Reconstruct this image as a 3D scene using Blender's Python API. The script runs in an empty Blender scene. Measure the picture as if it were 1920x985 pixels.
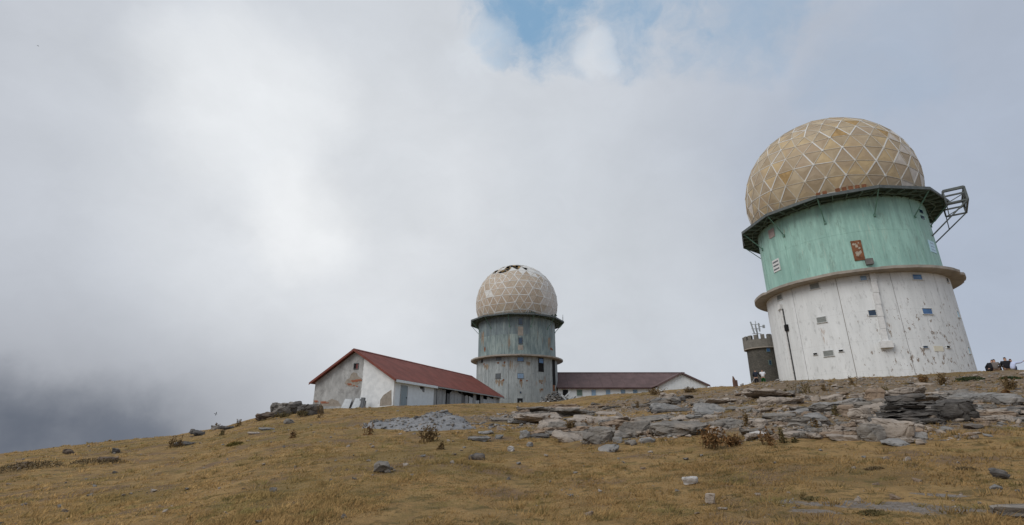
import bpy, bmesh, math, random
import numpy as np
from mathutils import Vector, Matrix, noise as mnoise

scene = bpy.context.scene
COL = scene.collection
R_ = math.radians

# ------------------------------------------------------------------ camera
CAM_Z = 1.6
FPX, PITCH = 932.24, 0.333          # focal length in photograph pixels (1920 wide), upward tilt
cam_d = bpy.data.cameras.new('camera')
cam_d.sensor_width = 36.0
cam_d.lens = FPX / 1920 * 36.0
cam_d.clip_start, cam_d.clip_end = 0.1, 6000
cam = bpy.data.objects.new('camera', cam_d)
cam.location = (0, 0, CAM_Z)
cam.rotation_euler = (math.pi / 2 + PITCH, 0, 0)
COL.objects.link(cam)
scene.camera = cam

# ------------------------------------------------------------------ light, exposure
SUN_EL, SUN_AZ = 40.0, -122.0         # azimuth clockwise from the view direction
scene.view_settings.view_transform = 'Standard'
scene.view_settings.look = 'None'
scene.view_settings.exposure = 0.0
scene.view_settings.gamma = 1.0
sun_d = bpy.data.lights.new('sun', 'SUN')
sun_d.energy = 1.5
sun_d.angle = R_(35)
sun_d.color = (1.0, 0.965, 0.91)
sun = bpy.data.objects.new('sun', sun_d)
sd = Vector((math.sin(R_(SUN_AZ)) * math.cos(R_(SUN_EL)), math.cos(R_(SUN_AZ)) * math.cos(R_(SUN_EL)), math.sin(R_(SUN_EL))))
sun.rotation_euler = (-sd).to_track_quat('-Z', 'Y').to_euler()
sun.location = (0, 0, 80)
COL.objects.link(sun)


def S(r, g, b, k=1.0):
    def f(c):
        c /= 255
        return (c / 12.92 if c <= .04045 else ((c + .055) / 1.055) ** 2.4) * k
    return (f(r), f(g), f(b), 1)


class NT:
    """small node-tree helper"""
    def __init__(self, tree):
        self.t = tree
        tree.nodes.clear()

    def n(self, typ, **kw):
        nd = self.t.nodes.new(typ)
        for k, v in kw.items():
            if k == 'ins':
                for key, val in v.items():
                    self.set(nd, key, val)
            else:
                setattr(nd, k, v)
        return nd

    def set(self, nd, key, val):
        s = nd.inputs[key]
        if isinstance(val, bpy.types.NodeSocket):
            self.t.links.new(val, s)
        else:
            s.default_value = val

    def math(self, op, a, b=0.0, c=0.0, clamp=False):
        nd = self.n('ShaderNodeMath', operation=op, use_clamp=clamp)
        self.set(nd, 0, a); self.set(nd, 1, b); self.set(nd, 2, c)
        return nd.outputs[0]

    def vmath(self, op, a, b=(0, 0, 0), out=0):
        nd = self.n('ShaderNodeVectorMath', operation=op)
        self.set(nd, 0, a)
        if op == 'SCALE':
            self.set(nd, 'Scale', b)
        else:
            self.set(nd, 1, b)
        return nd.outputs[out]

    def rng(self, v, a, b, c=0.0, d=1.0, typ='SMOOTHSTEP'):
        nd = self.n('ShaderNodeMapRange', interpolation_type=typ)
        nd.clamp = True
        for i, x in enumerate((v, a, b, c, d)):
            self.set(nd, i, x)
        return nd.outputs[0]

    def mix(self, f, a, b, mode='MIX'):
        nd = self.n('ShaderNodeMix', data_type='RGBA', blend_type=mode)
        self.set(nd, 0, f); self.set(nd, 6, a); self.set(nd, 7, b)
        return nd.outputs[2]

    def noise(self, vec, scale, detail=4.0, rough=.55, out='Fac', dist=0.0):
        nd = self.n('ShaderNodeTexNoise')
        self.set(nd, 'Vector', vec); self.set(nd, 'Scale', scale); self.set(nd, 'Detail', detail)
        self.set(nd, 'Roughness', rough); self.set(nd, 'Distortion', dist)
        return nd.outputs[out]

    def vor(self, vec, scale, feature='F1', out='Distance'):
        nd = self.n('ShaderNodeTexVoronoi', feature=feature)
        self.set(nd, 'Vector', vec); self.set(nd, 'Scale', scale)
        return nd.outputs[out]

    def stretch(self, vec, s):
        return self.vmath('MULTIPLY', vec, s)

    def obj(self):
        return self.n('ShaderNodeTexCoord').outputs['Object']

    def sep(self, vec):
        return self.n('ShaderNodeSeparateXYZ', ins={0: vec}).outputs

    def out(self, color, rough=.8, bump=None, bs=.3, dist=.02, metallic=0.0, spec=.3):
        b = self.n('ShaderNodeBsdfPrincipled')
        self.set(b, 'Base Color', color); self.set(b, 'Roughness', rough)
        self.set(b, 'Metallic', metallic); self.set(b, 'Specular IOR Level', spec)
        if bump is not None:
            bn = self.n('ShaderNodeBump', ins={'Strength': bs, 'Distance': dist, 'Height': bump})
            self.t.links.new(bn.outputs[0], b.inputs['Normal'])
        o = self.n('ShaderNodeOutputMaterial')
        self.t.links.new(b.outputs[0], o.inputs[0])


def ray(px, py):
    X = (px - 960) / FPX
    u = (492.5 - py) / FPX
    c, s = math.cos(PITCH), math.sin(PITCH)
    return Vector((X, c - u * s, u * c + s))


# ------------------------------------------------------------------ sky (world)
def make_world():
    w = bpy.data.worlds.new('World')
    scene.world = w
    w.use_nodes = True
    N = NT(w.node_tree)
    tc = N.n('ShaderNodeTexCoord').outputs['Generated']
    d = N.vmath('NORMALIZE', tc)
    STR = .1
    sky = N.n('ShaderNodeTexSky', sky_type='NISHITA')
    sky.sun_disc = False
    sky.sun_elevation = R_(SUN_EL)
    sky.sun_rotation = R_(SUN_AZ)
    sky.altitude = 2000
    n1 = N.noise(d, 2.2, 6, .55, 'Color')
    dp = N.vmath('ADD', d, N.vmath('SCALE', N.vmath('SUBTRACT', n1, (.5, .5, .5)), .15))
    n2 = N.noise(d, 7.0, 7, .58, 'Color')
    dp2 = N.vmath('NORMALIZE', N.vmath('ADD', dp, N.vmath('SCALE', N.vmath('SUBTRACT', n2, (.5, .5, .5)), .11)))
    dp = N.vmath('NORMALIZE', dp)

    def blob(px, py, deg, vec=dp, inner=0.0):
        v = ray(px, py).normalized()
        dt = N.vmath('DOT_PRODUCT', vec, tuple(v), out='Value')
        return N.rng(dt, math.cos(R_(deg)), math.cos(R_(inner)))

    x, y, z = N.sep(dp)
    c = N.mix(N.rng(x, -.25, .8), S(196, 201, 210), S(186, 195, 209))
    c = N.mix(N.math('MULTIPLY', blob(760, 330, 40), .8), c, S(214, 219, 225))
    c = N.mix(N.math('MULTIPLY', blob(640, 420, 24), .7), c, S(228, 231, 235))
    c = N.mix(N.math('MULTIPLY', blob(490, 205, 12, dp2), .7), c, S(240, 243, 246))
    c = N.mix(N.math('MULTIPLY', blob(592, 415, 8.5, dp2), .75), c, S(246, 248, 250))
    c = N.mix(N.math('MULTIPLY', blob(720, 330, 9, dp2), .35), c, S(206, 211, 217))
    c = N.mix(N.math('MULTIPLY', blob(1160, 640, 24), .7), c, S(208, 213, 219))
    c = N.mix(N.math('MULTIPLY', blob(1900, 300, 24), .5), c, S(166, 178, 198))
    # cloud mottling
    m = N.noise(dp, 3.2, 6, .55)
    k = N.rng(m, .3, .7, .915, 1.005, 'LINEAR')
    m2 = N.noise(N.stretch(dp2, (1, 1, 1.6)), 6.0, 9, .62)
    k2 = N.rng(m2, .3, .7, .965, 1.035, 'LINEAR')
    c = N.vmath('SCALE', c, N.math('MULTIPLY', k, k2))
    # fog bank, greyer to the lower left and below the horizon
    xs, ys, zs = N.sep(dp)
    low = N.rng(zs, .25, -.06)
    left = N.rng(xs, -.12, -.6)
    c = N.mix(N.math('MULTIPLY', N.math('MULTIPLY', low, left), .95), c, S(152, 155, 162))
    c = N.mix(N.rng(N.sep(d)[2], -.06, -.35), c, S(140, 146, 154))
    x2, y2, z2 = N.sep(dp2)
    dk = N.math('MULTIPLY', N.math('MULTIPLY', N.rng(z2, .105, .0), N.rng(x2, -.43, -.68)), N.rng(N.noise(d, 9, 5, .55), .25, .6, .7, 1))
    c = N.mix(N.math('MULTIPLY', dk, .85), c, S(88, 96, 110))
    dk2 = blob(215, 880, 5.0, dp2, 0)
    c = N.mix(N.math('MULTIPLY', dk2, .6), c, S(100, 108, 122))
    # gaps of blue between the clouds: torn by fine noise
    fb = N.math('SUBTRACT', N.noise(dp2, 10.0, 9, .62), .5)

    def gap_(px, py, deg, k, soft):
        v = N.math('ADD', blob(px, py, deg, dp2), N.math('MULTIPLY', fb, 1.9))
        return N.math('MULTIPLY', N.rng(v, .34, .50 + soft), k)
    gap = gap_(1015, 2, 10.5, .95, .8)
    gap = N.math('MAXIMUM', gap, gap_(970, 78, 4.6, .8, .7))
    gap = N.math('MAXIMUM', gap, gap_(1235, 5, 11, .8, .9))
    gap = N.math('MAXIMUM', gap, gap_(1400, 15, 10, .5, .9))
    gap = N.math('MAXIMUM', gap, gap_(1610, 130, 8, .16, .9))
    skyc = N.vmath('SCALE', sky.outputs[0], STR)
    blue = N.mix(.62, skyc, S(146, 192, 228))
    c = N.mix(gap, c, blue)
    rim = N.math('ADD', blob(1118, 98, 3.4, dp2), N.math('MULTIPLY', fb, 2.6))
    c = N.mix(N.math('MULTIPLY', N.rng(rim, .5, 1.2), .4), c, S(228, 234, 240))
    rim2 = N.math('ADD', blob(925, 85, 5, dp2), N.math('MULTIPLY', fb, 2.4))
    c = N.mix(N.math('MULTIPLY', N.rng(rim2, .4, 1.2), .4), c, S(222, 229, 236))
    bg = N.n('ShaderNodeBackground', ins={0: N.vmath('SCALE', c, 1 / STR), 1: STR})
    o = N.n('ShaderNodeOutputWorld')
    N.t.links.new(bg.outputs[0], o.inputs[0])


make_world()

# ------------------------------------------------------------------ terrain shape
_rs = np.random.RandomState(11)
_LAT = _rs.rand(256, 256)


def vnoise(x, y, scale, seed=0):
    x = np.asarray(x, float) / scale + seed * 17.31
    y = np.asarray(y, float) / scale + seed * 9.17
    xi, yi = np.floor(x).astype(int), np.floor(y).astype(int)
    fx, fy = x - xi, y - yi
    fx = fx * fx * (3 - 2 * fx); fy = fy * fy * (3 - 2 * fy)
    g = lambda a, b: _LAT[a & 255, b & 255]
    return ((g(xi, yi) * (1 - fx) + g(xi + 1, yi) * fx) * (1 - fy) + (g(xi, yi + 1) * (1 - fx) + g(xi + 1, yi + 1) * fx) * fy) - .5


# brow of the hill: heading (deg), tangent of the sight line, distance
_brow = []
for px, py, rc in [(0, 851, 44), (130, 836, 46), (260, 824, 47), (340, 815, 48), (400, 804, 49), (470, 788, 50), (540, 776, 50),
                   (600, 767, 49), (700, 762, 48), (850, 758, 50), (960, 757, 56), (1045, 753, 56), (1100, 744, 54),
                   (1200, 736, 50), (1300, 729, 46), (1380, 722, 42), (1450, 716, 40), (1540, 712, 41), (1640, 706, 42),
                   (1740, 701, 43), (1830, 696, 43), (1920, 697, 42)]:
    v = ray(px, py)
    _brow.append((math.degrees(math.atan2(v.x, v.y)), v.z / math.hypot(v.x, v.y), rc))
_brow = [(-180, -.05, 40), (-120, -.09, 42), (-75, -.06, 44)] + _brow + [(60, .075, 42), (90, .05, 42), (130, .0, 40), (180, -.05, 40)]
_bp, _bt, _br = (np.array(a) for a in zip(*_brow))


def terrain(x, y):
    x = np.asarray(x, float); y = np.asarray(y, float)
    r = np.hypot(x, y)
    ph = np.degrees(np.arctan2(x, y))
    tl = np.interp(ph, _bp, _bt); rc = np.interp(ph, _bp, _br)
    zc = CAM_Z + rc * tl
    t = np.minimum(r / rc, 1.0)
    z = zc * (t + .22 * t * (1 - t) * np.clip((tl - .03) / .05, -1, 1) * -1)
    sb = np.clip(tl - .03, -.15, .045)
    b = np.maximum(r - rc, 0)
    z = z + sb * np.minimum(b, 60)
    z = z - .28 * np.maximum(r - 115, 0)
    am = np.clip(r / 12, .15, 1) * np.clip((rc + 12 - r) / 12, .12, 1)
    z = z + am * (.26 * vnoise(x, y, 7.0, 1) + .14 * vnoise(x, y, 2.3, 2))
    nf = np.clip((110 - r) / 40, 0, 1)
    z = z + nf * (.055 * vnoise(x, y, .75, 3) + .03 * vnoise(x, y, .33, 4))
    return z


def tz(x, y):
    return float(terrain(x, y))


_rr = np.concatenate([np.arange(3.0, 30, .03), np.arange(30, 110, .08)])


def at(px, py):
    """where the sight line through a photograph pixel meets the ground"""
    v = ray(px, py)
    h = math.hypot(v.x, v.y)
    X, Y, Z = v.x / h * _rr, v.y / h * _rr, CAM_Z + v.z / h * _rr
    dz = Z - terrain(X, Y)
    hit = np.nonzero(dz < 0)[0]
    i = int(hit[0]) if len(hit) else int(np.argmin(dz[:1800]))
    return Vector((X[i], Y[i], float(terrain(X[i], Y[i]))))


def to_px(x, y, z):
    c, s = math.cos(PITCH), math.sin(PITCH)
    z = z - CAM_Z
    d = y * c + z * s
    u = z * c - y * s
    return 960 + x / d * FPX, 492.5 - u / d * FPX, d


# ------------------------------------------------------------------ mesh helpers
class MB:
    def __init__(self):
        self.v, self.f, self.m = [], [], []

    def add(self, vs, fs, mi=0):
        o = len(self.v)
        self.v += [tuple(p) for p in vs]
        self.f += [tuple(i + o for i in f) for f in fs]
        self.m += [mi] * len(fs)

    def hexa(self, p, mi=0):      # 8 corners: bottom loop 0-3 anticlockwise from above, top loop 4-7
        self.add(p, [(3, 2, 1, 0), (4, 5, 6, 7), (0, 1, 5, 4), (1, 2, 6, 5), (2, 3, 7, 6), (3, 0, 4, 7)], mi)

    def box(self, c, s, rz=0.0, mi=0):
        hx, hy, hz = s[0] / 2, s[1] / 2, s[2] / 2
        M = Matrix.Rotation(rz, 3, 'Z')
        P = [M @ Vector((a * hx, b * hy, k * hz)) + Vector(c) for k in (-1, 1) for a, b in ((-1, -1), (1, -1), (1, 1), (-1, 1))]
        self.hexa(P, mi)

    def tube(self, a, b, r0, r1=None, n=8, mi=0):
        r1 = r0 if r1 is None else r1
        a, b = Vector(a), Vector(b)
        q = (b - a).to_track_quat('Z', 'Y')
        vs = []
        for p, r in ((a, r0), (b, r1)):
            for i in range(n):
                t = 2 * math.pi * i / n
                vs.append(p + q @ Vector((r * math.cos(t), r * math.sin(t), 0)))
        fs = [(i, (i + 1) % n, n + (i + 1) % n, n + i) for i in range(n)]
        fs += [tuple(range(n - 1, -1, -1)), tuple(range(n, 2 * n))]
        self.add(vs, fs, mi)

    def bar(self, a, b, w, h, mi=0):
        """square section beam between two points"""
        a, b = Vector(a), Vector(b)
        d = (b - a).normalized()
        up = Vector((0, 0, 1)) if abs(d.z) < .95 else Vector((0, 1, 0))
        s = d.cross(up).normalized() * (w / 2)
        u = s.cross(d).normalized() * (h / 2)
        P = [a - s - u, a + s - u, b + s - u, b - s - u, a - s + u, a + s + u, b + s + u, b - s + u]
        self.hexa(P, mi)

    def prism(self, poly, vec, mi=0):
        """polygon (list of 3d points) extruded along vec"""
        n = len(poly)
        vec = Vector(vec)
        P = [Vector(p) for p in poly]
        self.add(P + [p + vec for p in P],
                 [tuple(range(n - 1, -1, -1)), tuple(range(n, 2 * n))] + [(i, (i + 1) % n, n + (i + 1) % n, n + i) for i in range(n)], mi)

    def build(self, name, mat, parent=None, smooth=False, recalc=True):
        me = bpy.data.meshes.new(name)
        me.from_pydata(self.v, [], self.f)
        for m in (mat if isinstance(mat, (list, tuple)) else [mat]):
            me.materials.append(m)
        if len(set(self.m)) > 1:
            me.polygons.foreach_set('material_index', self.m)
        if recalc:
            bm = bmesh.new(); bm.from_mesh(me)
            bmesh.ops.recalc_face_normals(bm, faces=bm.faces)
            bm.to_mesh(me); bm.free()
        if smooth:
            me.polygons.foreach_set('use_smooth', [True] * len(me.polygons))
        me.update()
        return link(name, me, parent)


def link(name, me, parent=None):
    o = bpy.data.objects.new(name, me)
    COL.objects.link(o)
    if parent is not None:
        o.parent = parent
    return o


def tag(o, label=None, cat=None, group=None, kind=None):
    for k, v in (('label', label), ('category', cat), ('group', group), ('kind', kind)):
        if v:
            o[k] = v
    return o


def thing(name, label, cat, loc=(0, 0, 0), rz=0.0, group=None):
    o = bpy.data.objects.new(name, None)
    o.empty_display_size = .3
    COL.objects.link(o)
    o.location = loc
    o.rotation_euler = (0, 0, rz)
    return tag(o, label, cat, group)


def np_mesh(name, verts, faces_flat, nper, mat, smooth=False):
    me = bpy.data.meshes.new(name)
    nv, nf = len(verts), len(faces_flat) // nper
    me.vertices.add(nv)
    me.vertices.foreach_set('co', np.asarray(verts, np.float32).ravel())
    me.loops.add(nf * nper)
    me.loops.foreach_set('vertex_index', np.asarray(faces_flat, np.int32))
    me.polygons.add(nf)
    me.polygons.foreach_set('loop_start', np.arange(0, nf * nper, nper, dtype=np.int32))
    if smooth:
        me.polygons.foreach_set('use_smooth', np.ones(nf, bool))
    me.materials.append(mat)
    me.update(calc_edges=True)
    me.validate()
    return me


# ------------------------------------------------------------------ materials
MATS = {}


def mat(name):
    m = bpy.data.materials.new(name)
    m.use_nodes = True
    return m, NT(m.node_tree)


def simple(name, col, rough=.8, var=.25, scale=3.0, bump=.2, metallic=0.0, spec=.3, stretch=(1, 1, 1)):
    if name in MATS:
        return MATS[name]
    m, N = mat(name)
    p = N.stretch(N.obj(), stretch)
    n = N.noise(p, scale, 5, .6)
    c = N.vmath('SCALE', col[:3], N.rng(n, .25, .75, 1 - var, 1 + var, 'LINEAR'))
    N.out(c, rough, N.noise(p, scale * 4, 4, .6), bump, .02, metallic, spec)
    MATS[name] = m
    return m


def m_ground():
    m, N = mat('hill_ground')
    p = N.obj()
    at_ = lambda n: N.n('ShaderNodeAttribute', attribute_name=n).outputs['Fac']
    scree, bare = at_('scree'), at_('bare')
    a = N.noise(p, .35, 5, .6)
    b = N.noise(p, 1.7, 5, .65)
    e = N.noise(p, 9, 5, .7)
    fine = N.noise(p, 34, 4, .7)
    grass = N.mix(N.rng(b, .3, .7), (.250, .155, .068, 1), (.355, .232, .102, 1))
    grass = N.mix(N.math('MULTIPLY', N.rng(a, .5, .68), .65), grass, (.120, .085, .040, 1))
    grass = N.mix(N.math('MULTIPLY', N.rng(e, .53, .70), .75), grass, (.090, .070, .032, 1))
    grass = N.mix(N.math('MULTIPLY', N.rng(N.noise(N.vmath('ADD', p, (5, 5, 5)), 1.2, 5, .65), .55, .66), .45), grass, (.135, .115, .042, 1))
    grass = N.mix(N.math('MULTIPLY', N.rng(fine, .5, .75), .35), grass, (.36, .26, .11, 1))
    tus = N.noise(N.stretch(p, (1, 1.5, 1)), 2.7, 5, .7)
    grass = N.mix(N.math('MULTIPLY', N.rng(tus, .52, .61), .75), grass, (.115, .090, .038, 1))
    grass = N.mix(N.math('MULTIPLY', N.rng(N.noise(N.vmath('ADD', p, (9, 2, 0)), .22, 5, .65), .48, .62), .5), grass, (.165, .128, .052, 1))
    soil = N.mix(N.rng(e, .3, .7), (.135, .088, .055, 1), (.215, .15, .098, 1))
    grass = N.mix(N.math('MULTIPLY', N.rng(N.noise(p, .55, 5, .65), .53, .63), .8), grass, soil)
    ston = N.mix(N.rng(N.vor(p, 5.5, 'F1', 'Color'), .2, .8), (.155, .122, .092, 1), (.265, .215, .17, 1))
    ston = N.mix(N.rng(e, .42, .6), ston, (.185, .128, .070, 1))
    f = N.math('ADD', scree, N.math('MULTIPLY', N.math('SUBTRACT', N.noise(p, 1.1, 6, .7), .5), 1.7))
    c = N.mix(N.rng(f, .45, .75), grass, ston)
    grey = N.mix(N.rng(e, .3, .7), (.15, .125, .105, 1), (.25, .222, .20, 1))
    grey = N.mix(N.math('MULTIPLY', N.rng(fine, .45, .7), .6), grey, (.33, .30, .275, 1))
    grey = N.mix(N.math('MULTIPLY', N.rng(N.noise(p, 3.5, 5, .7), .5, .6), .7), grey, (.14, .105, .06, 1))
    fb = N.math('ADD', bare, N.math('MULTIPLY', N.math('SUBTRACT', N.noise(p, 1.6, 6, .72), .5), 2.2))
    c = N.mix(N.rng(fb, .55, .8), c, grey)
    h = N.math('ADD', N.math('MULTIPLY', e, .6), N.math('MULTIPLY', fine, .4))
    N.out(c, .95, h, .8, .08, spec=.1)
    return m


def m_grass():
    m, N = mat('dry_grass')
    p = N.obj()
    a = N.noise(p, .45, 4, .6)
    b = N.noise(p, 2.6, 4, .65)
    e = N.noise(p, 17, 3, .7)
    c = N.mix(N.rng(b, .3, .7), (.255, .157, .066, 1), (.395, .262, .117, 1))
    c = N.mix(N.math('MULTIPLY', N.rng(a, .5, .66), .5), c, (.23, .155, .066, 1))
    c = N.mix(N.math('MULTIPLY', N.rng(e, .54, .74), .4), c, (.18, .15, .06, 1))
    c = N.mix(N.math('MULTIPLY', N.rng(N.noise(N.vmath('ADD', p, (5, 5, 5)), 1.2, 5, .65), .53, .64), .6), c, (.20, .185, .07, 1))
    tus = N.noise(N.stretch(p, (1, 1.5, 1)), 2.7, 5, .7)
    c = N.mix(N.math('MULTIPLY', N.rng(tus, .52, .61), .75), c, (.140, .108, .044, 1))
    c = N.mix(N.math('MULTIPLY', N.rng(N.noise(N.vmath('ADD', p, (9, 2, 0)), .22, 5, .65), .48, .62), .5), c, (.19, .145, .058, 1))
    N.out(c, .85, spec=.1)
    # thin blades take the light of the turf as a whole: shade them with an upward normal
    bs = [n for n in N.t.nodes if n.type == 'BSDF_PRINCIPLED'][0]
    col = bs.inputs['Base Color'].links[0].from_socket
    df = N.n('ShaderNodeBsdfDiffuse', ins={0: col, 'Normal': (0, 0, 1)})
    tr = N.n('ShaderNodeBsdfTranslucent', ins={0: col, 'Normal': (0, 0, -1)})
    nu = N.n('ShaderNodeCombineXYZ', ins={2: 1.0}).outputs[0]
    nd = N.n('ShaderNodeCombineXYZ', ins={2: -1.0}).outputs[0]
    N.t.links.new(nu, df.inputs['Normal']); N.t.links.new(nd, tr.inputs['Normal'])
    ad = N.n('ShaderNodeAddShader')
    N.t.links.new(df.outputs[0], ad.inputs[0]); N.t.links.new(tr.outputs[0], ad.inputs[1])
    o = [n for n in N.t.nodes if n.type == 'OUTPUT_MATERIAL'][0]
    N.t.links.new(ad.outputs[0], o.inputs[0])
    return m


def m_rock(name, lo, hi, warm=0.2, layer=True, lichen=.25):
    if name in MATS:
        return MATS[name]
    m, N = mat(name)
    p = N.vmath('ADD', N.obj(), N.vmath('SCALE', N.n('ShaderNodeObjectInfo').outputs['Location'], .37))
    n = N.noise(p, 2.2, 7, .65)
    c = N.mix(N.rng(n, .28, .72, typ='LINEAR'), lo, hi)
    s = N.noise(N.stretch(p, (1, 1, 5.5)), 3.0, 6, .65)
    if layer:
        c = N.mix(N.math('MULTIPLY', N.rng(s, .52, .62), .45), c, (lo[0] * .45, lo[1] * .45, lo[2] * .45, 1))
    c = N.mix(N.math('MULTIPLY', N.rng(N.noise(p, 1.1, 5, .6), .5, .7), warm), c, (.29, .19, .115, 1))
    c = N.mix(N.math('MULTIPLY', N.rng(N.noise(p, 8, 5, .7), .57, .7), lichen), c, (.36, .36, .32, 1))
    c = N.mix(N.math('MULTIPLY', N.rng(N.noise(p, 13, 4, .7), .58, .72), .5), c, (.05, .047, .045, 1))
    h = N.math('ADD', N.math('MULTIPLY', N.noise(p, 9, 6, .7), .5), N.math('MULTIPLY', s, .6))
    N.out(c, .9, h, .7, .06, spec=.2)
    MATS[name] = m
    return m


ROCK = {
    'dark': m_rock('dark_rock', (.06, .055, .051, 1), (.165, .152, .14, 1), .14, True, .14),
    'grey': m_rock('grey_rock', (.125, .113, .10, 1), (.295, .27, .24, 1), .2),
    'blue': m_rock('bluish_rock', (.155, .148, .14, 1), (.33, .32, .305, 1), .14),
    'pale': m_rock('pale_rock', (.25, .208, .172, 1), (.43, .375, .32, 1), .2, True, .1),
    'tan': m_rock('tan_rock', (.21, .155, .115, 1), (.36, .28, .21, 1), .35, True, .1),
    'white': m_rock('white_rock', (.40, .38, .36, 1), (.56, .54, .52, 1), .05, False, 0),
    'brown': m_rock('brown_rock', (.075, .055, .042, 1), (.18, .135, .1, 1), .3),
}

DOT = bpy.data.materials


def m_white_wall(name, seedv, flake, stain, base, dirt):
    """painted concrete: streaks, flaked brown spots, rust runs"""
    m, N = mat(name)
    o = N.obj()
    p = N.vmath('ADD', o, (seedv, seedv * .7, 0))
    st = N.noise(N.stretch(p, (1, 1, .12)), 1.8, 6, .65)
    c = N.mix(N.rng(st, .3, .72, typ='LINEAR'), base, dirt)
    c = N.mix(N.math('MULTIPLY', N.rng(N.noise(p, .6, 4, .6), .45, .7), .3), c, dirt)
    x, y, z = N.sep(o)
    # lifts of the formwork: faint horizontal bands every 2.35 m
    zz = N.math('FRACT', N.math('DIVIDE', N.math('ADD', z, 20.0), 2.35))
    band = N.math('LESS_THAN', N.math('ABSOLUTE', N.math('SUBTRACT', zz, .5)), .012)
    c = N.mix(N.math('MULTIPLY', band, .10), c, (.33, .33, .32, 1))
    fl = N.noise(N.stretch(p, (1, 1, .55)), 3.0, 8, .76)
    zone = N.math('MULTIPLY', N.rng(x, -2.5, 2.6), N.rng(z, 8.5, 2.6))
    thr = N.math('SUBTRACT', .742 - flake * .06, N.math('MULTIPLY', zone, .095 * flake + .02))
    fk = N.rng(N.math('SUBTRACT', fl, thr), 0, .018)
    c = N.mix(N.math('MULTIPLY', fk, .92), c, (.25, .195, .15, 1))
    ru = N.noise(N.vmath('ADD', N.stretch(p, (1, 1, .22)), (9, 4, 2)), 1.15, 6, .7)
    rr = N.rng(ru, .645 - stain * .05, .74 - stain * .04)
    c = N.mix(N.math('MULTIPLY', rr, .75), c, (.31, .185, .10, 1))
    gr = N.noise(N.vmath('ADD', N.stretch(p, (1, 1, .35)), (2, 7, 5)), 4.2, 6, .7)
    c = N.mix(N.math('MULTIPLY', N.rng(gr, .55 - stain * .05, .70 - stain * .04), .3 + .45 * stain), c, (.36 - .17 * stain, .36 - .16 * stain, .35 - .15 * stain, 1))
    bump = N.math('SUBTRACT', N.noise(p, 12, 5, .65), N.math('MULTIPLY', fk, .7))
    N.out(c, .75, bump, .3, .02, spec=.25)
    return m


def m_green_wall(name, seedv, base, dark, stain):
    m, N = mat(name)
    o = N.obj()
    p = N.vmath('ADD', o, (seedv, seedv, 0))
    s1 = N.noise(N.stretch(p, (1, 1, .10)), 3.2, 6, .7)
    c = N.mix(N.rng(s1, .3, .7, typ='LINEAR'), base, dark)
    s2 = N.noise(N.stretch(p, (1, 1, .3)), .9, 5, .65)
    c = N.mix(N.math('MULTIPLY', N.rng(s2, .45, .62), .7), c, dark)
    s4 = N.noise(N.vmath('ADD', N.stretch(p, (1, 1, .25)), (4, 1, 6)), 2.4, 7, .75)
    c = N.mix(N.math('MULTIPLY', N.rng(s4, .52, .65), .65), c, (dark[0] * .8, dark[1] * .72, dark[2] * .7, 1))
    s3 = N.noise(N.stretch(p, (1, 1, .07)), 7.0, 5, .7)
    c = N.mix(N.math('MULTIPLY', N.rng(s3, .56, .72), .45), c, (.56, .62, .52, 1))
    ru = N.noise(N.vmath('ADD', N.stretch(p, (1, 1, .15)), (3, 8, 1)), 1.3, 6, .72)
    c = N.mix(N.math('MULTIPLY', N.rng(ru, .66 - stain * .09, .78 - stain * .07), .7), c, (.30, .19, .10, 1))
    N.out(c, .6, N.noise(p, 9, 4, .6), .15, .02, spec=.35)
    return m


def m_panel(name, cols, seedv):
    m, N = mat(name)
    rnd = N.n('ShaderNodeObjectInfo').outputs['Random']
    ramp = N.n('ShaderNodeValToRGB')
    el = ramp.color_ramp.elements
    el[0].color = cols[0]; el[0].position = 0
    el[1].color = cols[-1]; el[1].position = 1
    for i, cc in enumerate(cols[1:-1]):
        e = el.new((i + 1) / (len(cols) - 1)); e.color = cc
    p = N.vmath('ADD', N.obj(), (seedv, 0, 0))
    # each panel on its own shade; the joined far panels vary by position instead
    key = N.math('FRACT', N.math('ADD', rnd, N.math('MULTIPLY', N.noise(p, .35, 2, .5), .9)))
    N.set(ramp, 0, key)
    c = ramp.outputs[0]
    n = N.noise(N.stretch(p, (1, 1, .5)), 1.7, 6, .65)
    c = N.mix(N.math('MULTIPLY', N.rng(n, .5, .72), .35), c, (.25, .185, .115, 1))
    c = N.mix(N.math('MULTIPLY', N.rng(N.noise(p, 5, 5, .7), .58, .72), .3), c, (.55, .49, .40, 1))
    N.out(c, .55, N.noise(p, 6, 4, .6), .12, .02, spec=.4)
    return m


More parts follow.
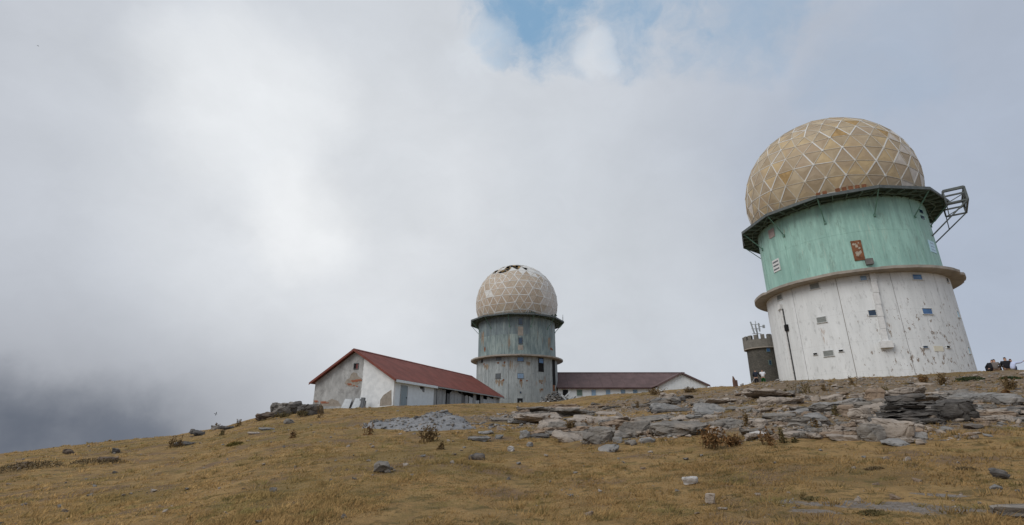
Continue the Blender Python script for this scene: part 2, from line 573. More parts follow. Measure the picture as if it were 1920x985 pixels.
M = dict(
    concrete=simple('weathered_concrete', (.33, .295, .255), .9, .3, 1.6, .5),
    concrete_pale=simple('pale_concrete', (.52, .52, .50), .85, .2, 2.5, .3),
    steel=simple('dark_green_steel', (.045, .062, .052), .6, .4, 4, .2),
    steel2=simple('grey_green_steel', (.135, .19, .165), .6, .35, 5, .2),
    strut=simple('green_strut_paint', (.12, .24, .185), .55, .3, 5, .1),
    rim=simple('rim_metal', (.10, .115, .115), .55, .35, 3, .2),
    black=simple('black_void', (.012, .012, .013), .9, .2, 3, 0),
    rust=simple('rusted_steel', (.20, .085, .042), .85, .5, 3.5, .4),
    rust_thin=simple('thin_rust_stain', (.26, .205, .15), .85, .35, 2.5, .2),
    louvre=simple('grey_louvre_paint', (.26, .275, .265), .6, .15, 4, .1),
    frame=simple('window_frame_paint', (.62, .63, .62), .6, .15, 4, .1),
    white_metal=simple('white_painted_metal', (.68, .68, .67), .5, .15, 4, .1),
    seam=simple('white_seam_sealant', (.66, .65, .62), .6, .15, 4, .1),
    seam_faint=simple('worn_seam_sealant', (.50, .45, .37), .7, .25, 4, .1),
    cyan=simple('pale_blue_board', (.45, .66, .78), .4, .1, 4, .05),
    cream=simple('cream_board', (.68, .64, .52), .7, .1, 4, .05),
    pink=simple('pinkish_board', (.40, .32, .30), .7, .2, 4, .1),
    brownbox=simple('brown_grey_box_paint', (.155, .145, .135), .7, .3, 4, .2),
    slate=simple('slate_blue_door_paint', (.27, .335, .375), .55, .15, 5, .1, stretch=(1, 1, .2)),
)


def m_glass(name, col, rough=.12):
    m, N = mat(name)
    p = N.obj()
    c = N.mix(N.rng(N.noise(p, 1.3, 3, .6), .3, .7), col, (col[0] * .6, col[1] * .6, col[2] * .65, 1))
    N.out(c, rough, spec=.7)
    return m


M['glass_blue'] = m_glass('blue_tinted_pane', (.05, .16, .36, 1))
M['glass_dark'] = m_glass('dark_blue_pane', (.015, .05, .10, 1))
M['glass_pale'] = m_glass('pale_blue_pane', (.25, .38, .52, 1))
M['glass_grey'] = m_glass('grey_pane', (.10, .115, .12, 1), .3)
M['ground'] = m_ground()
M['grass'] = m_grass()
M['white1'] = m_white_wall('white_flaking_wall', 0.0, 1.0, .32, (.80, .82, .825, 1), (.64, .657, .657, 1))
M['white2'] = m_white_wall('stained_grey_white_wall', 13.0, .3, 1.0, (.43, .465, .465, 1), (.235, .26, .265, 1))
M['green1'] = m_green_wall('mint_green_cladding', 0.0, (.40, .655, .565, 1), (.25, .425, .37, 1), .35)
M['green2'] = m_green_wall('stained_grey_green_cladding', 21.0, (.37, .44, .415, 1), (.12, .165, .175, 1), 1.0)
M['green3'] = m_green_wall('dark_blue_grey_cladding', 33.0, (.25, .315, .315, 1), (.115, .15, .17, 1), .7)
M['panel1'] = m_panel('sandy_radome_panel', [(.47, .375, .24, 1), (.34, .255, .16, 1), (.49, .395, .26, 1), (.39, .29, .19, 1), (.53, .40, .22, 1), (.36, .275, .185, 1), (.45, .365, .25, 1)], 0)
M['panel2'] = m_panel('beige_radome_panel', [(.49, .40, .305, 1), (.42, .33, .245, 1), (.52, .435, .345, 1), (.45, .355, .265, 1), (.48, .40, .30, 1)], 5)
M['panel_white'] = simple('whitened_radome_panel', (.66, .65, .62), .6, .12, 2, .1)
M['panel_ochre'] = simple('ochre_torn_panel', (.38, .25, .11), .75, .35, 3, .2)
M['panel_pale'] = simple('pale_radome_panel', (.56, .505, .45), .6, .15, 2, .1)  # paler panels, set mostly toward the right side of the domes

# ------------------------------------------------------------------ the ground
def zone(x, y, pts):
    """soft membership of world points in ellipses (cx, cy, rx, ry, heading)"""
    out = np.zeros_like(x)
    for c, rx, ry, a in pts:
        dx, dy = x - c[0], y - c[1]
        ca, sa = math.cos(a), math.sin(a)
        u = (dx * ca - dy * sa) / rx
        v = (dx * sa + dy * ca) / ry
        out = np.maximum(out, np.clip(1.35 - np.hypot(u, v), 0, 1))
    return out


def ell(px, py, rx, ry):
    p = at(px, py)
    return ((p.x, p.y), rx, ry, math.atan2(p.x, p.y))


SCREE = [ell(1480, 780, 7, 5), ell(1330, 785, 6, 5), ell(1150, 795, 5.5, 3.5), ell(1680, 795, 4, 2.5), ell(1800, 770, 5, 3), ell(1620, 735, 9, 6),
         ell(1400, 740, 7, 9), ell(1850, 720, 8, 8), ell(1250, 755, 7, 9), ell(790, 795, 4, 3), ell(960, 785, 4.5, 4), ell(1060, 775, 5, 5),
         ell(1700, 712, 12, 6), ell(1520, 720, 8, 5), ell(1880, 780, 4, 3)]
BARE = [ell(1600, 950, 1.1, .28), ell(1690, 948, .9, .26), ell(1530, 958, .4, .15), ell(1770, 930, .4, .12)]


def scree_at(x, y):
    return zone(np.asarray(x, float), np.asarray(y, float), SCREE)


def bare_at(x, y):
    return zone(np.asarray(x, float), np.asarray(y, float), BARE)


def build_ground():
    az = np.concatenate([np.arange(-62, 62, .22), np.arange(62, 298, 2.5)])
    rad = np.concatenate([[.5, 1.0, 1.6, 2.2], np.geomspace(2.8, 64, 250), np.linspace(66, 125, 32), np.geomspace(130, 900, 16)])
    A, Rr = np.meshgrid(np.radians(az), rad)
    X, Y = (Rr * np.sin(A)).ravel(), (Rr * np.cos(A)).ravel()
    Z = terrain(X, Y)
    na, nr = len(az), len(rad)
    V = np.stack([X, Y, Z], 1)
    V = np.vstack([V, [[0, 0, tz(0, 0)]]])
    i, j = np.meshgrid(np.arange(nr - 1), np.arange(na), indexing='ij')
    j2 = (j + 1) % na
    q = np.stack([i * na + j, i * na + j2, (i + 1) * na + j2, (i + 1) * na + j], -1).reshape(-1, 4)
    # triangles for the quads plus the centre fan
    t = np.concatenate([q[:, [0, 2, 1]], q[:, [0, 3, 2]]])
    k = np.arange(na)
    fan = np.stack([np.full(na, nr * na), k, (k + 1) % na], 1)[:, [0, 2, 1]]
    t = np.concatenate([t, fan])
    me = np_mesh('hill_ground', V, t.ravel(), 3, M['ground'], True)
    for nm, fn in (('scree', scree_at), ('bare', bare_at)):
        a = me.attributes.new(nm, 'FLOAT', 'POINT')
        a.data.foreach_set('value', fn(V[:, 0], V[:, 1]).astype(np.float32))
    o = link('ground', me)
    tag(o, 'hillside of golden dry grass rising to a stony brow', kind='structure')
    return o


build_ground()


# ------------------------------------------------------------------ radar towers
def onwall(px, py, T, RR):
    """angle round the tower (0 faces the camera, + to its right) and height of the wall point seen at a pixel"""
    d = ray(px, py)
    cx, cy, zb = T
    a = d.x * d.x + d.y * d.y
    b = -2 * (d.x * cx + d.y * cy)
    k = cx * cx + cy * cy - RR * RR
    D = max(b * b - 4 * a * k, 0)
    t = (-b - math.sqrt(D)) / 2 / a
    phi = math.atan2(cx, cy)
    qx, qy = t * d.x - cx, t * d.y - cy
    lx = qx * math.cos(phi) - qy * math.sin(phi)
    ly = qx * math.sin(phi) + qy * math.cos(phi)
    return math.atan2(lx, -ly), CAM_Z + t * d.z - zb


def pol(R, a, z):
    return Vector((R * math.sin(a), -R * math.cos(a), z))


def wall_box(mb, a, z, w, h, d0, d1, RR, mi=0):
    """box lying on the round wall, tangent to it, from depth d0 to d1"""
    n = pol(1, a, 0)
    t = Vector((math.cos(a), math.sin(a), 0))
    c0, c1 = n * (RR + d0), n * (RR + d1)
    P = []
    for zz in (z - h / 2, z + h / 2):
        P += [c0 - t * w / 2 + Vector((0, 0, zz)), c0 + t * w / 2 + Vector((0, 0, zz)), c1 + t * w / 2 + Vector((0, 0, zz)), c1 - t * w / 2 + Vector((0, 0, zz))]
    mb.hexa(P, mi)


RD, HD, RP, HP, RL, HL, RW, RG = 7.597, 18.278, 8.70, 14.836, 8.272, 8.0, 7.224, 7.0


def arc_panel(mb, R0, R1, a0, a1, z0, z1, n, mi=0):
    vs, fs = [], []
    for i in range(n + 1):
        a = a0 + (a1 - a0) * i / n
        vs += [pol(R1, a, z0), pol(R1, a, z1), pol(R0, a, z1), pol(R0, a, z0)]
    for i in range(n):
        b = 4 * i
        for k in range(4):
            fs.append((b + k, b + 4 + k, b + 4 + (k + 1) % 4, b + (k + 1) % 4))
    fs += [(0, 1, 2, 3), (4 * n + 3, 4 * n + 2, 4 * n + 1, 4 * n)]
    mb.add(vs, fs, mi)


def geodesic(n, tilt):
    g = (1 + 5 ** .5) / 2
    V = [Vector(p).normalized() for p in [(-1, g, 0), (1, g, 0), (-1, -g, 0), (1, -g, 0), (0, -1, g), (0, 1, g), (0, -1, -g), (0, 1, -g), (g, 0, -1), (g, 0, 1), (-g, 0, -1), (-g, 0, 1)]]
    F = [(0, 11, 5), (0, 5, 1), (0, 1, 7), (0, 7, 10), (0, 10, 11), (1, 5, 9), (5, 11, 4), (11, 10, 2), (10, 7, 6), (7, 1, 8), (3, 9, 4), (3, 4, 2), (3, 2, 6), (3, 6, 8), (3, 8, 9), (4, 9, 5), (2, 4, 11), (6, 2, 10), (8, 6, 7), (9, 8, 1)]
    q = V[0].rotation_difference(Vector((0, 0, 1)))
    Mx = Matrix.Rotation(tilt[0], 3, 'Y') @ Matrix.Rotation(tilt[1], 3, 'Z') @ q.to_matrix()
    V = [Mx @ v for v in V]
    pts, key, cls, tris = [], {}, [], []

    def pid(p, c):
        k = tuple(round(x, 4) + 0.0 for x in p)
        if k not in key:
            key[k] = len(pts); pts.append(p); cls.append(c)
        return key[k]
    for a, b, c in F:
        ids = {}
        for i in range(n + 1):
            for j in range(n + 1 - i):
                p = (V[a] * (n - i - j) + V[b] * i + V[c] * j).normalized()
                ids[i, j] = pid(p, (i - j) % 3 == 0)
        for i in range(n):
            for j in range(n - i):
                tris.append((ids[i, j], ids[i + 1, j], ids[i, j + 1]))
                if j < n - i - 1:
                    tris.append((ids[i + 1, j], ids[i + 1, j + 1], ids[i, j + 1]))
    return pts, cls, tris


def radar_tower(label, T, wallm, greenm, panelm, off, cfg, seed, greens=None):
    rnd = random.Random(seed)
    cx, cy, zb = T
    phi = math.atan2(cx, cy)
    root = thing('radar_tower', label, 'radar tower', (cx, cy, zb), -phi, 'radar towers with domes on the hilltop')
    TT = (cx, cy, zb)
    seg = R_(30)
    # ---- lower drum: twelve concrete wall panels on a recessed core
    mb = MB()
    arc_panel(mb, RW - .35, RW - .055, 0, 2 * math.pi - 1e-4, -1.6, HL - .2, 72)
    mb.build('wall_core', M['concrete'], root)
    for k in range(12):
        mb = MB()
        g = .0035 if (k % 2) else .0022
        arc_panel(mb, RW - .05, RW, R_(off) + seg * k + g, R_(off) + seg * (k + 1) - g, -1.6, HL - .22, 10)
        mb.build('wall_panel', wallm, root)
    # ---- concrete ledge with a broken edge
    n = 144
    vs, fs = [], []
    prof = [(RW - .06, HL - .30), (RL - .12, HL - .30), (RL, HL - .24), (RL, HL - .02), (RL - .05, HL), (RG - .3, HL + .03)]
    for i in range(n):
        a = 2 * math.pi * i / n
        e = mnoise.noise(Vector((math.cos(a) * 5 + seed, math.sin(a) * 5, 0))) * .10 + mnoise.noise(Vector((math.cos(a) * 17, math.sin(a) * 17 + seed, 3))) * .06
        bite = max(0, mnoise.noise(Vector((math.cos(a) * 9 + 40 + seed, math.sin(a) * 9, 7))) - .35) * .45
        for k, (r, z) in enumerate(prof):
            f = (0, 1, 1, 1, 1, 0)[k]
            vs.append(pol(r + f * (e * .35 - bite), a, z - (bite * .25 if k == 3 or k == 4 else 0) + f * e * .25))
    m = len(prof)
    for i in range(n):
        for k in range(m):
            fs.append((i * m + k, ((i + 1) % n) * m + k, ((i + 1) % n) * m + (k + 1) % m, i * m + (k + 1) % m))
    mb = MB(); mb.add(vs, fs)
    mb.build('ledge', M['concrete'], root)
    # ---- upper drum: cladding sheets in two courses with thin battens over the joints
    mb = MB()
    arc_panel(mb, RG - .35, RG - .05, 0, 2 * math.pi - 1e-4, HL - .1, HP - .1, 72)
    mb.build('cladding_core', M['steel2'], root)
    zs = [HL + .04, HL + 3.55, HP - .16]
    for k in range(12):
        for j in range(2):
            mb = MB()
            arc_panel(mb, RG - .045, RG - (.004 if j else 0), R_(off) + seg * k + .0016, R_(off) + seg * (k + 1) - .0016, zs[j] + .012 * j, zs[j + 1], 10)
            mb.build('cladding_sheet', rnd.choice(greens) if greens else greenm, root)
    for k in range(12):
        mb = MB()
        wall_box(mb, R_(off) + seg * k, (HL + HP) / 2, .07, HP - HL - .3, -.02, .025, RG)
        mb.build('joint_batten', greenm, root)
    # ---- twelve-sided gallery deck
    A = [R_(off + 1) + seg * k for k in range(12)]
    for k in range(12):
        a0, a1 = A[k], A[k] + seg
        mb = MB()
        P = []
        for z in (HP - .10, HP):
            P += [pol(RG - .32, a0, z), pol(RP - .06, a0, z), pol(RP - .06, a1, z), pol(RG - .32, a1, z)]
        mb.hexa(P)
        mb.build('deck_plate', M['steel'], root)
        mb = MB()
        mb.bar(pol(RP, a0, HP - .09), pol(RP, a1, HP - .09), .09, .26)
        mb.build('rim_beam', M['rim'], root)
        mb = MB()
        for t in (.0, .25, .5, .75):
            a = a0 + seg * t
            rr = RP * math.cos(seg / 2) / math.cos(seg * (t - .5)) - .07
            mb.bar(pol(RG - .02, a, HP - .19), pol(rr, a, HP - .19), .07, .18)
        mb.bar(pol(RG + .75, a0, HP - .20), pol(RG + .75, a1, HP - .20), .06, .14)
        mb.bar(pol(RG + .08, a0, HP - .23), pol(RP - .1, a1, HP - .23), .05, .08)
        mb.build('deck_joists', M['steel2'], root)
        mb = MB()
        mb.tube(pol(RP - .12, a0, HP - .22), pol(RG + .01, a0, HP - 1.95), .045, n=6)
        mb.box(pol(RG + .03, a0, HP - 1.98), (.16, .16, .22), a0)
        mb.build('deck_strut', M['strut'], root)
    # ---- radome
    pts, cls, tris = geodesic(6, cfg['tilt'])
    C = Vector((0, 0, HD))
    dome = MB()
    camdir = Vector((0, -math.hypot(cx, cy), CAM_Z - zb))
    zmin = HP - HD - .1
    kept = [t for t in tris if max(pts[i].z for i in t) * RD > zmin]
    vis = []
    for t in kept:
        c = (pts[t[0]] + pts[t[1]] + pts[t[2]]) / 3
        vis.append(c.dot((camdir - C - c * RD).normalized()))
    order = sorted(range(len(kept)), key=lambda i: -vis[i])
    front = set(order[:298])
    cp, sp = math.cos(-phi), math.sin(-phi)

    def loc_px(v):
        return to_px(cx + v.x * cp - v.y * sp, cy + v.x * sp + v.y * cp, zb + v.z)
    ring = MB()
    for i in range(72):
        a0, a1 = 2 * math.pi * i / 72, 2 * math.pi * (i + 1) / 72
        ring.bar(pol(6.86, a0, HP + .05), pol(6.86, a1, HP + .05), .16, .18)
    dm = ring.build('radome', M['rim'], root)
    if cfg['torn']:
        lin = MB()  # added inner shell, coloured dark so the torn holes look shaded
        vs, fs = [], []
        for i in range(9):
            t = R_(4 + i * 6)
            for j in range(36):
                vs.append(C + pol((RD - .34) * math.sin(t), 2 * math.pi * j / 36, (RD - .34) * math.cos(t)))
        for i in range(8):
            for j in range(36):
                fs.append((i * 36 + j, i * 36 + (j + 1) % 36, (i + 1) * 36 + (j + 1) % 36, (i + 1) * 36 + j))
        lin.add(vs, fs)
        lin.build('hole_shade_shell', simple('dark_hole_shade', (.035, .03, .022), .9, .5, 2, .3), dm)
    rest = MB()
    missing = set()
    for idx, t in enumerate(kept):
        ps = [pts[i] for i in t]
        c = (ps[0] + ps[1] + ps[2]) / 3
        q = C + c * RD
        X, Y, _ = loc_px(q)
        mt = panelm
        hole = False
        if cfg['torn']:
            if c.z > .5 and vis[idx] > -.02 and ((957 < X < 988 and Y < 505) or (924 < X <= 957 and 502 < Y < 513)):
                hole = rnd.random() < .75
            if c.z > .5 and Y < 507 + (X - 930) * .14 + rnd.uniform(-4, 3):
                mt = M['panel_white']
            elif c.x > .62:
                mt = M['panel_pale']
            if abs(X - 916.5) < 4 and abs(Y - 552) < 4:
                mt = M['panel_white']
        else:
            if abs(X - 1566) < 8 and abs(Y - 258) < 9 or abs(X - 1437) < 6 and abs(Y - 385) < 8 or (rnd.random() < .02):
                mt = M['panel_ochre']
            elif c.x > .74 or (c.x < -.5 and c.z < .0 and rnd.random() < .25):
                mt = M['panel_pale'] if rnd.random() < .35 else panelm
        if hole:
            missing.add(idx)
            # ragged scraps left hanging in the opening
            for s in range(3):
                w = [rnd.random() for _ in range(3)]
                sw = sum(w)
                o1 = ps[s] * .62 + c * .38
                sc = MB()
                a = ps[s] * RD
                b = (ps[(s + 1) % 3] * rnd.uniform(.25, .6) + ps[s] * .55).normalized() * RD
                d = (c * rnd.uniform(.4, .75) + ps[s] * .5).normalized() * (RD - rnd.uniform(.0, .35))
                if rnd.random() < .75:
                    sc.prism([C + a, C + b, C + d], (0, 0, -.05))
                    sc.build('torn_scrap', rnd.choice([M['panel_ochre'], M['panel_white'], M['panel_ochre']]), dm)
            continue
        ins = [c + (p - c) * .985 for p in ps]
        outer = [C + p * (RD / 1.0) for p in ins]
        inner = [C + p * (RD - .07) for p in ins]
        crown = C + c * (RD + .035)
        vv = outer + inner + [crown]
        ff = [(0, 1, 6), (1, 2, 6), (2, 0, 6), (5, 4, 3), (0, 3, 4, 1), (1, 4, 5, 2), (2, 5, 3, 0)]
        if idx in front:
            pm = MB(); pm.add(vv, ff)
            pm.build('radome_panel', mt, dm)
        else:
            rest.add(vv, ff, 0 if mt is panelm else 1)
    ro = rest.build('radome_panel', [panelm, M['panel_pale']], dm)
    ro['kind'] = 'stuff'
    edges = {}
    for idx, t in enumerate(kept):
        if idx in missing:
            continue
        for a, b in ((0, 1), (1, 2), (2, 0)):
            edges[tuple(sorted((t[a], t[b])))] = 1
    se = (MB(), MB())
    for a, b in edges:
        A0, B0 = pts[a], pts[b]
        mid = ((A0 + B0) / 2).normalized()
        X, Y, _ = loc_px(C + mid * RD)
        border = not (cls[a] or cls[b])
        if cfg['torn']:
            w, which = (.165, 0) if border else (.095, 0 if rnd.random() < .85 else 1)
            if rnd.random() < .07:
                which = 1
        else:
            flat = abs((B0 - A0).normalized().z) < .25
            r = rnd.random()
            if flat:
                w, which = (.055, 1) if r < .8 else (.06, 0)
            elif r < .45:
                w, which = (rnd.uniform(.07, .115), 0)
            else:
                w, which = (.075, 1)
        s = (B0 - A0).cross(mid).normalized() * (w / 2)
        e = (B0 - A0) * .0
        P = []
        for rr in (RD - .03, RD + .028):
            P += [C + A0 * rr - s, C + A0 * rr + s, C + B0 * rr + s, C + B0 * rr - s]
        # follow the sphere at mid span
        se[which].hexa(P)
    so = se[0].build('seam_strips', M['seam'], dm); so['kind'] = 'stuff'
    so = se[1].build('worn_seam_strips', M['seam_faint'], dm); so['kind'] = 'stuff'
    # hub plates where strips meet
    hub = MB()
    for i, p in enumerate(pts):
        if p.z * RD > zmin + .2 and rnd.random() < (.5 if cfg['torn'] else .25):
            q = p.to_track_quat('Z', 'Y')
            vs = [C + p * (RD + .05) + q @ Vector((.11 * math.cos(t), .11 * math.sin(t), 0)) for t in [k * math.pi / 3 for k in range(6)]]
            hub.prism(vs, -p * .06)
    so = hub.build('seam_hubs', M['seam'], dm); so['kind'] = 'stuff'

    # ---- fittings on the walls
    def place(px, py, w, h, RR):
        a, z = onwall(px, py, TT, RR)
        aw = abs(onwall(px + w / 2, py, TT, RR)[0] - onwall(px - w / 2, py, TT, RR)[0]) * RR
        hh = abs(onwall(px, py + h / 2, TT, RR)[1] - onwall(px, py - h / 2, TT, RR)[1])
        return a, z, aw, hh

    def window(px, py, w, h, RR, glass, louv=False):
        a, z, ww, hh = place(px, py, w, h, RR)
        ww = min(max(ww, .25), 1.15 * w / FPX * 62)
        fr = MB()
        t = .035 if min(ww, hh) > .3 else .02
        wall_box(fr, a, z + hh / 2 - t / 2, ww, t, -.02, .05, RR)
        wall_box(fr, a, z - hh / 2 + t / 2, ww + .08, t, -.02, .09, RR)
        for s in (-1, 1):
            da = (ww / 2 - t / 2) / RR
            wall_box(fr, a + s * da, z, t, hh - 2 * t - .004, -.02, .048, RR)
        f = fr.build('window', M['brownbox'] if cfg['torn'] else M['frame'], root)
        pn = MB()
        wall_box(pn, a, z, ww - 2 * t, hh - 2 * t, -.03, .012, RR)
        pn.build('pane', glass, f)
        if louv:
            for k in range(4):
                lv = MB()
                wall_box(lv, a, z - hh / 2 + t + (hh - 2 * t) * (k + .5) / 4, ww - 2 * t - .01, (hh - 2 * t) / 4 * .72, .014, .035, RR)
                lv.build('louvre_slat', M['louvre'], f)

    def plate(name, px, py, w, h, RR, m_, d0=-.02, d1=.05):
        a, z, ww, hh = place(px, py, w, h, RR)
        mb = MB()
        wall_box(mb, a, z, ww, hh, d0, d1, RR)
        return mb.build(name, m_, root), (a, z, ww, hh)
    cfg['fit'](root, window, plate, place)
    return root


def fit_right(root, window, plate, place):
    for px, py, w, h, g, lv in [(1462, 558, 10, 11, 'glass_grey', 1), (1527.5, 537, 19, 12, 'louvre', 1), (1619, 522, 14, 10, 'glass_pale', 0),
                                (1719.5, 520, 18, 11, 'glass_blue', 0), (1776, 526, 6, 9, 'black', 0), (1540.5, 600, 19, 12, 'louvre', 1),
                                (1635.5, 587, 16, 12, 'glass_dark', 0), (1738.5, 584, 19, 12, 'glass_blue', 0), (1796, 590, 7, 12, 'cyan', 0),
                                (1553.5, 663, 20, 12, 'louvre', 1), (1529, 664, 8, 4.5, 'black', 0), (1577, 658, 9, 4.5, 'black', 0),
                                (1735, 651, 10, 5, 'glass_dark', 0), (1777.5, 651, 7, 5, 'black', 0), (1816.5, 658, 6, 13, 'cyan', 0)]:
        window(px, py, w, h, RW, M[g], lv)
    plate('cream_patch', 1760, 654, 17, 10, RW, M['cream'], -.02, .012)
    # wide duct down the middle and its foot box
    a0, z0 = onwall(1633, 507, T1, RW); a1, z1 = onwall(1659, 640, T1, RW)
    mb = MB()
    nn = 6
    for k in range(nn):
        ta, tb = k / nn, (k + 1) / nn
        wall_box(mb, a0 + (a1 - a0) * (ta + tb) / 2, z0 + (z1 - z0) * (ta + tb) / 2, .40, abs(z1 - z0) / nn - .02, -.02, .20 + .004 * (k % 2), RW)
    mb.build('vertical_duct', M['white_metal'], root)
    mb = MB()
    wall_box(mb, a1, z1 - .30, .80, .50, -.02, .42, RW)
    wall_box(mb, a1, z1 - .02, .62, .10, -.02, .30, RW)
    mb.build('duct_foot_box', M['white_metal'], root)
    # white downpipe at the left with its hopper and a black box
    a0, z0 = onwall(1466.5, 580, T1, RW); a1, z1 = onwall(1487, 712, T1, RW)
    mb = MB()
    mb.tube(pol(RW + .09, a0, z0), pol(RW + .09, a0, z1 - .4), .085, n=10)
    for k in range(5):
        wall_box(mb, a0, z0 + (z1 - z0) * (k + .5) / 5, .26, .06, -.02, .14, RW)
    dp = mb.build('downpipe', M['white_metal'], root)
    mb = MB()
    wall_box(mb, a0, z0 + .22, .30, .46, -.02, .30, RW)
    wall_box(mb, a0 - .05, z0 + .05, .22, .18, -.02, .16, RW)
    mb.build('hopper', M['white_metal'], dp)
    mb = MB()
    mb.tube(pol(RW + .03, a0 + .020, z0), pol(RW + .03, a0 + .020, z1 - .4), .034, n=8)  # thin black rod standing in for the downpipe's shadow line
    mb.build('pipe_shadow_strip', M['black'], root)
    plate('meter_box', 1476, 615, 6, 12, RW, M['black'], -.02, .16)
    # green drum fittings
    plate('pinkish_hatch', 1447, 438, 11, 17, RG, M['pink'])
    o, (a, z, w, h) = plate('vent_grille', 1456, 498, 13, 24, RG, M['white_metal'])
    for k in range(3):
        mb = MB()
        wall_box(mb, a, z + h * (.30 - .3 * k), w * .8, h * .12, .052, .062, RG)
        mb.build('vent_slot', M['glass_grey'], o)
    o, (a, z, w, h) = plate('rusted_door', 1608, 470, 20, 38, RG, M['rust'], -.02, .06)
    rr = random.Random(3)
    for k in range(16):
        u, v_ = rr.uniform(-.30, .30), rr.choice([rr.uniform(.05, .36), rr.uniform(-.36, -.02)])
        poly = []
        sx, sz = rr.uniform(.05, .13), rr.uniform(.05, .20)
        for q in range(7):
            t = 2 * math.pi * q / 7
            f = rr.uniform(.55, 1.1)
            poly.append(pol(RG + .055, a + (u * w + math.cos(t) * sx * f) / RG, z + v_ * h + math.sin(t) * sz * f))
        mb = MB()
        mb.prism(poly, pol(.008 + .0015 * k, a, 0))
        mb.build('paint_flake', simple('dull_cream_flake', (.40, .34, .27), .85, .3, 5, .2), o)
    plate('junction_box', 1629, 492, 14, 11, RG, M['brownbox'], -.02, .32)
    o, (a, z, w, h) = plate('pale_blue_sign', 1748, 463, 9, 19, RG, M['cyan'], -.02, .03)
    for k in range(3):
        mb = MB()
        wall_box(mb, a, z + h * (.28 - .28 * k), w * .6, h * .07, .031, .037, RG)
        mb.build('sign_line', M['glass_pale'], o)
    for py in (397, 408):
        plate('small_vent', 1727 + (py - 397) * .25, py, 5, 5, RG, M['glass_dark'], -.02, .04)
    # rusty stubs of the old guard rail
    for k in range(8):
        if k == 2:
            continue
        px, py = 1541 + k * 10.6, 356 - k * 1.5
        a, _ = onwall(px, py + 12, T1, RG)
        mb = MB()
        p = pol(8.0, a - .02, HP)
        mb.box((p.x, p.y, HP + .28), (.34, .06, .56), a)
        mb.box((p.x, p.y, HP + .30), (.10, .12, .40), a)
        mb.build('rail_stub', M['rust'], root)
    # steel cage hung from the side of the gallery
    R0, R1, w = 8.45, 9.8, .0
    aA, aB = R_(72), R_(100)
    ft = Vector((0, 0, 0))
    P = {}
    nrm = pol(1, R_(86), 0)
    tan = Vector((math.cos(R_(86)), math.sin(R_(86)), 0))
    for i, s in enumerate((-1.75, 1.75)):
        for j, rr_ in enumerate((8.35, 9.75)):
            for k, z in enumerate((HP - .75, HP - .08, HP + .42)):
                P[i, j, k] = nrm * rr_ + tan * s + Vector((0, 0, z))
    bars = []
    for i in (0, 1):
        bars += [(P[i, 0, 2], P[i, 1, 2], .17), (P[i, 0, 1], P[i, 1, 1], .10), (P[i, 0, 0], P[i, 1, 0], .10), (P[i, 1, 0], P[i, 1, 2], .12), (P[i, 0, 0], P[i, 0, 2], .09),
                 (P[i, 0, 0], P[i, 1, 1], .05)]
    bars += [(P[0, 1, k], P[1, 1, k], .13 if k else .10) for k in (0, 1, 2)]
    bars += [(P[0, 1, 0], P[1, 1, 1], .05), (P[0, 0, 2], P[1, 0, 2], .10)]
    for i in (0, 1):
        foot = pol(RG, R_(86) + (-.22 if i == 0 else .22), HP - 3.3)
        bars += [(P[i, 1, 0], foot, .075), (P[i, 0, 0], (P[i, 1, 0] + foot) / 2, .05)]
    cage = MB()
    cage.bar(P[0, 0, 1] + Vector((0, 0, -.1)), P[1, 0, 1] + Vector((0, 0, -.1)), .12, .2)
    cg = cage.build('gallery_cage', M['steel'], root)
    for a, b, t in bars:
        mb = MB(); mb.bar(a, b, t * 1.25, t * 1.25)
        mb.build('cage_bar', M['rim'], cg)
    fl = MB()
    fl.hexa([P[0, 0, 1] * 1 + Vector((0, 0, -.10)), P[0, 1, 1] + Vector((0, 0, -.10)), P[1, 1, 1] + Vector((0, 0, -.10)), P[1, 0, 1] + Vector((0, 0, -.10)),
             P[0, 0, 1] + Vector((0, 0, -.06)), P[0, 1, 1] + Vector((0, 0, -.06)), P[1, 1, 1] + Vector((0, 0, -.06)), P[1, 0, 1] + Vector((0, 0, -.06))])


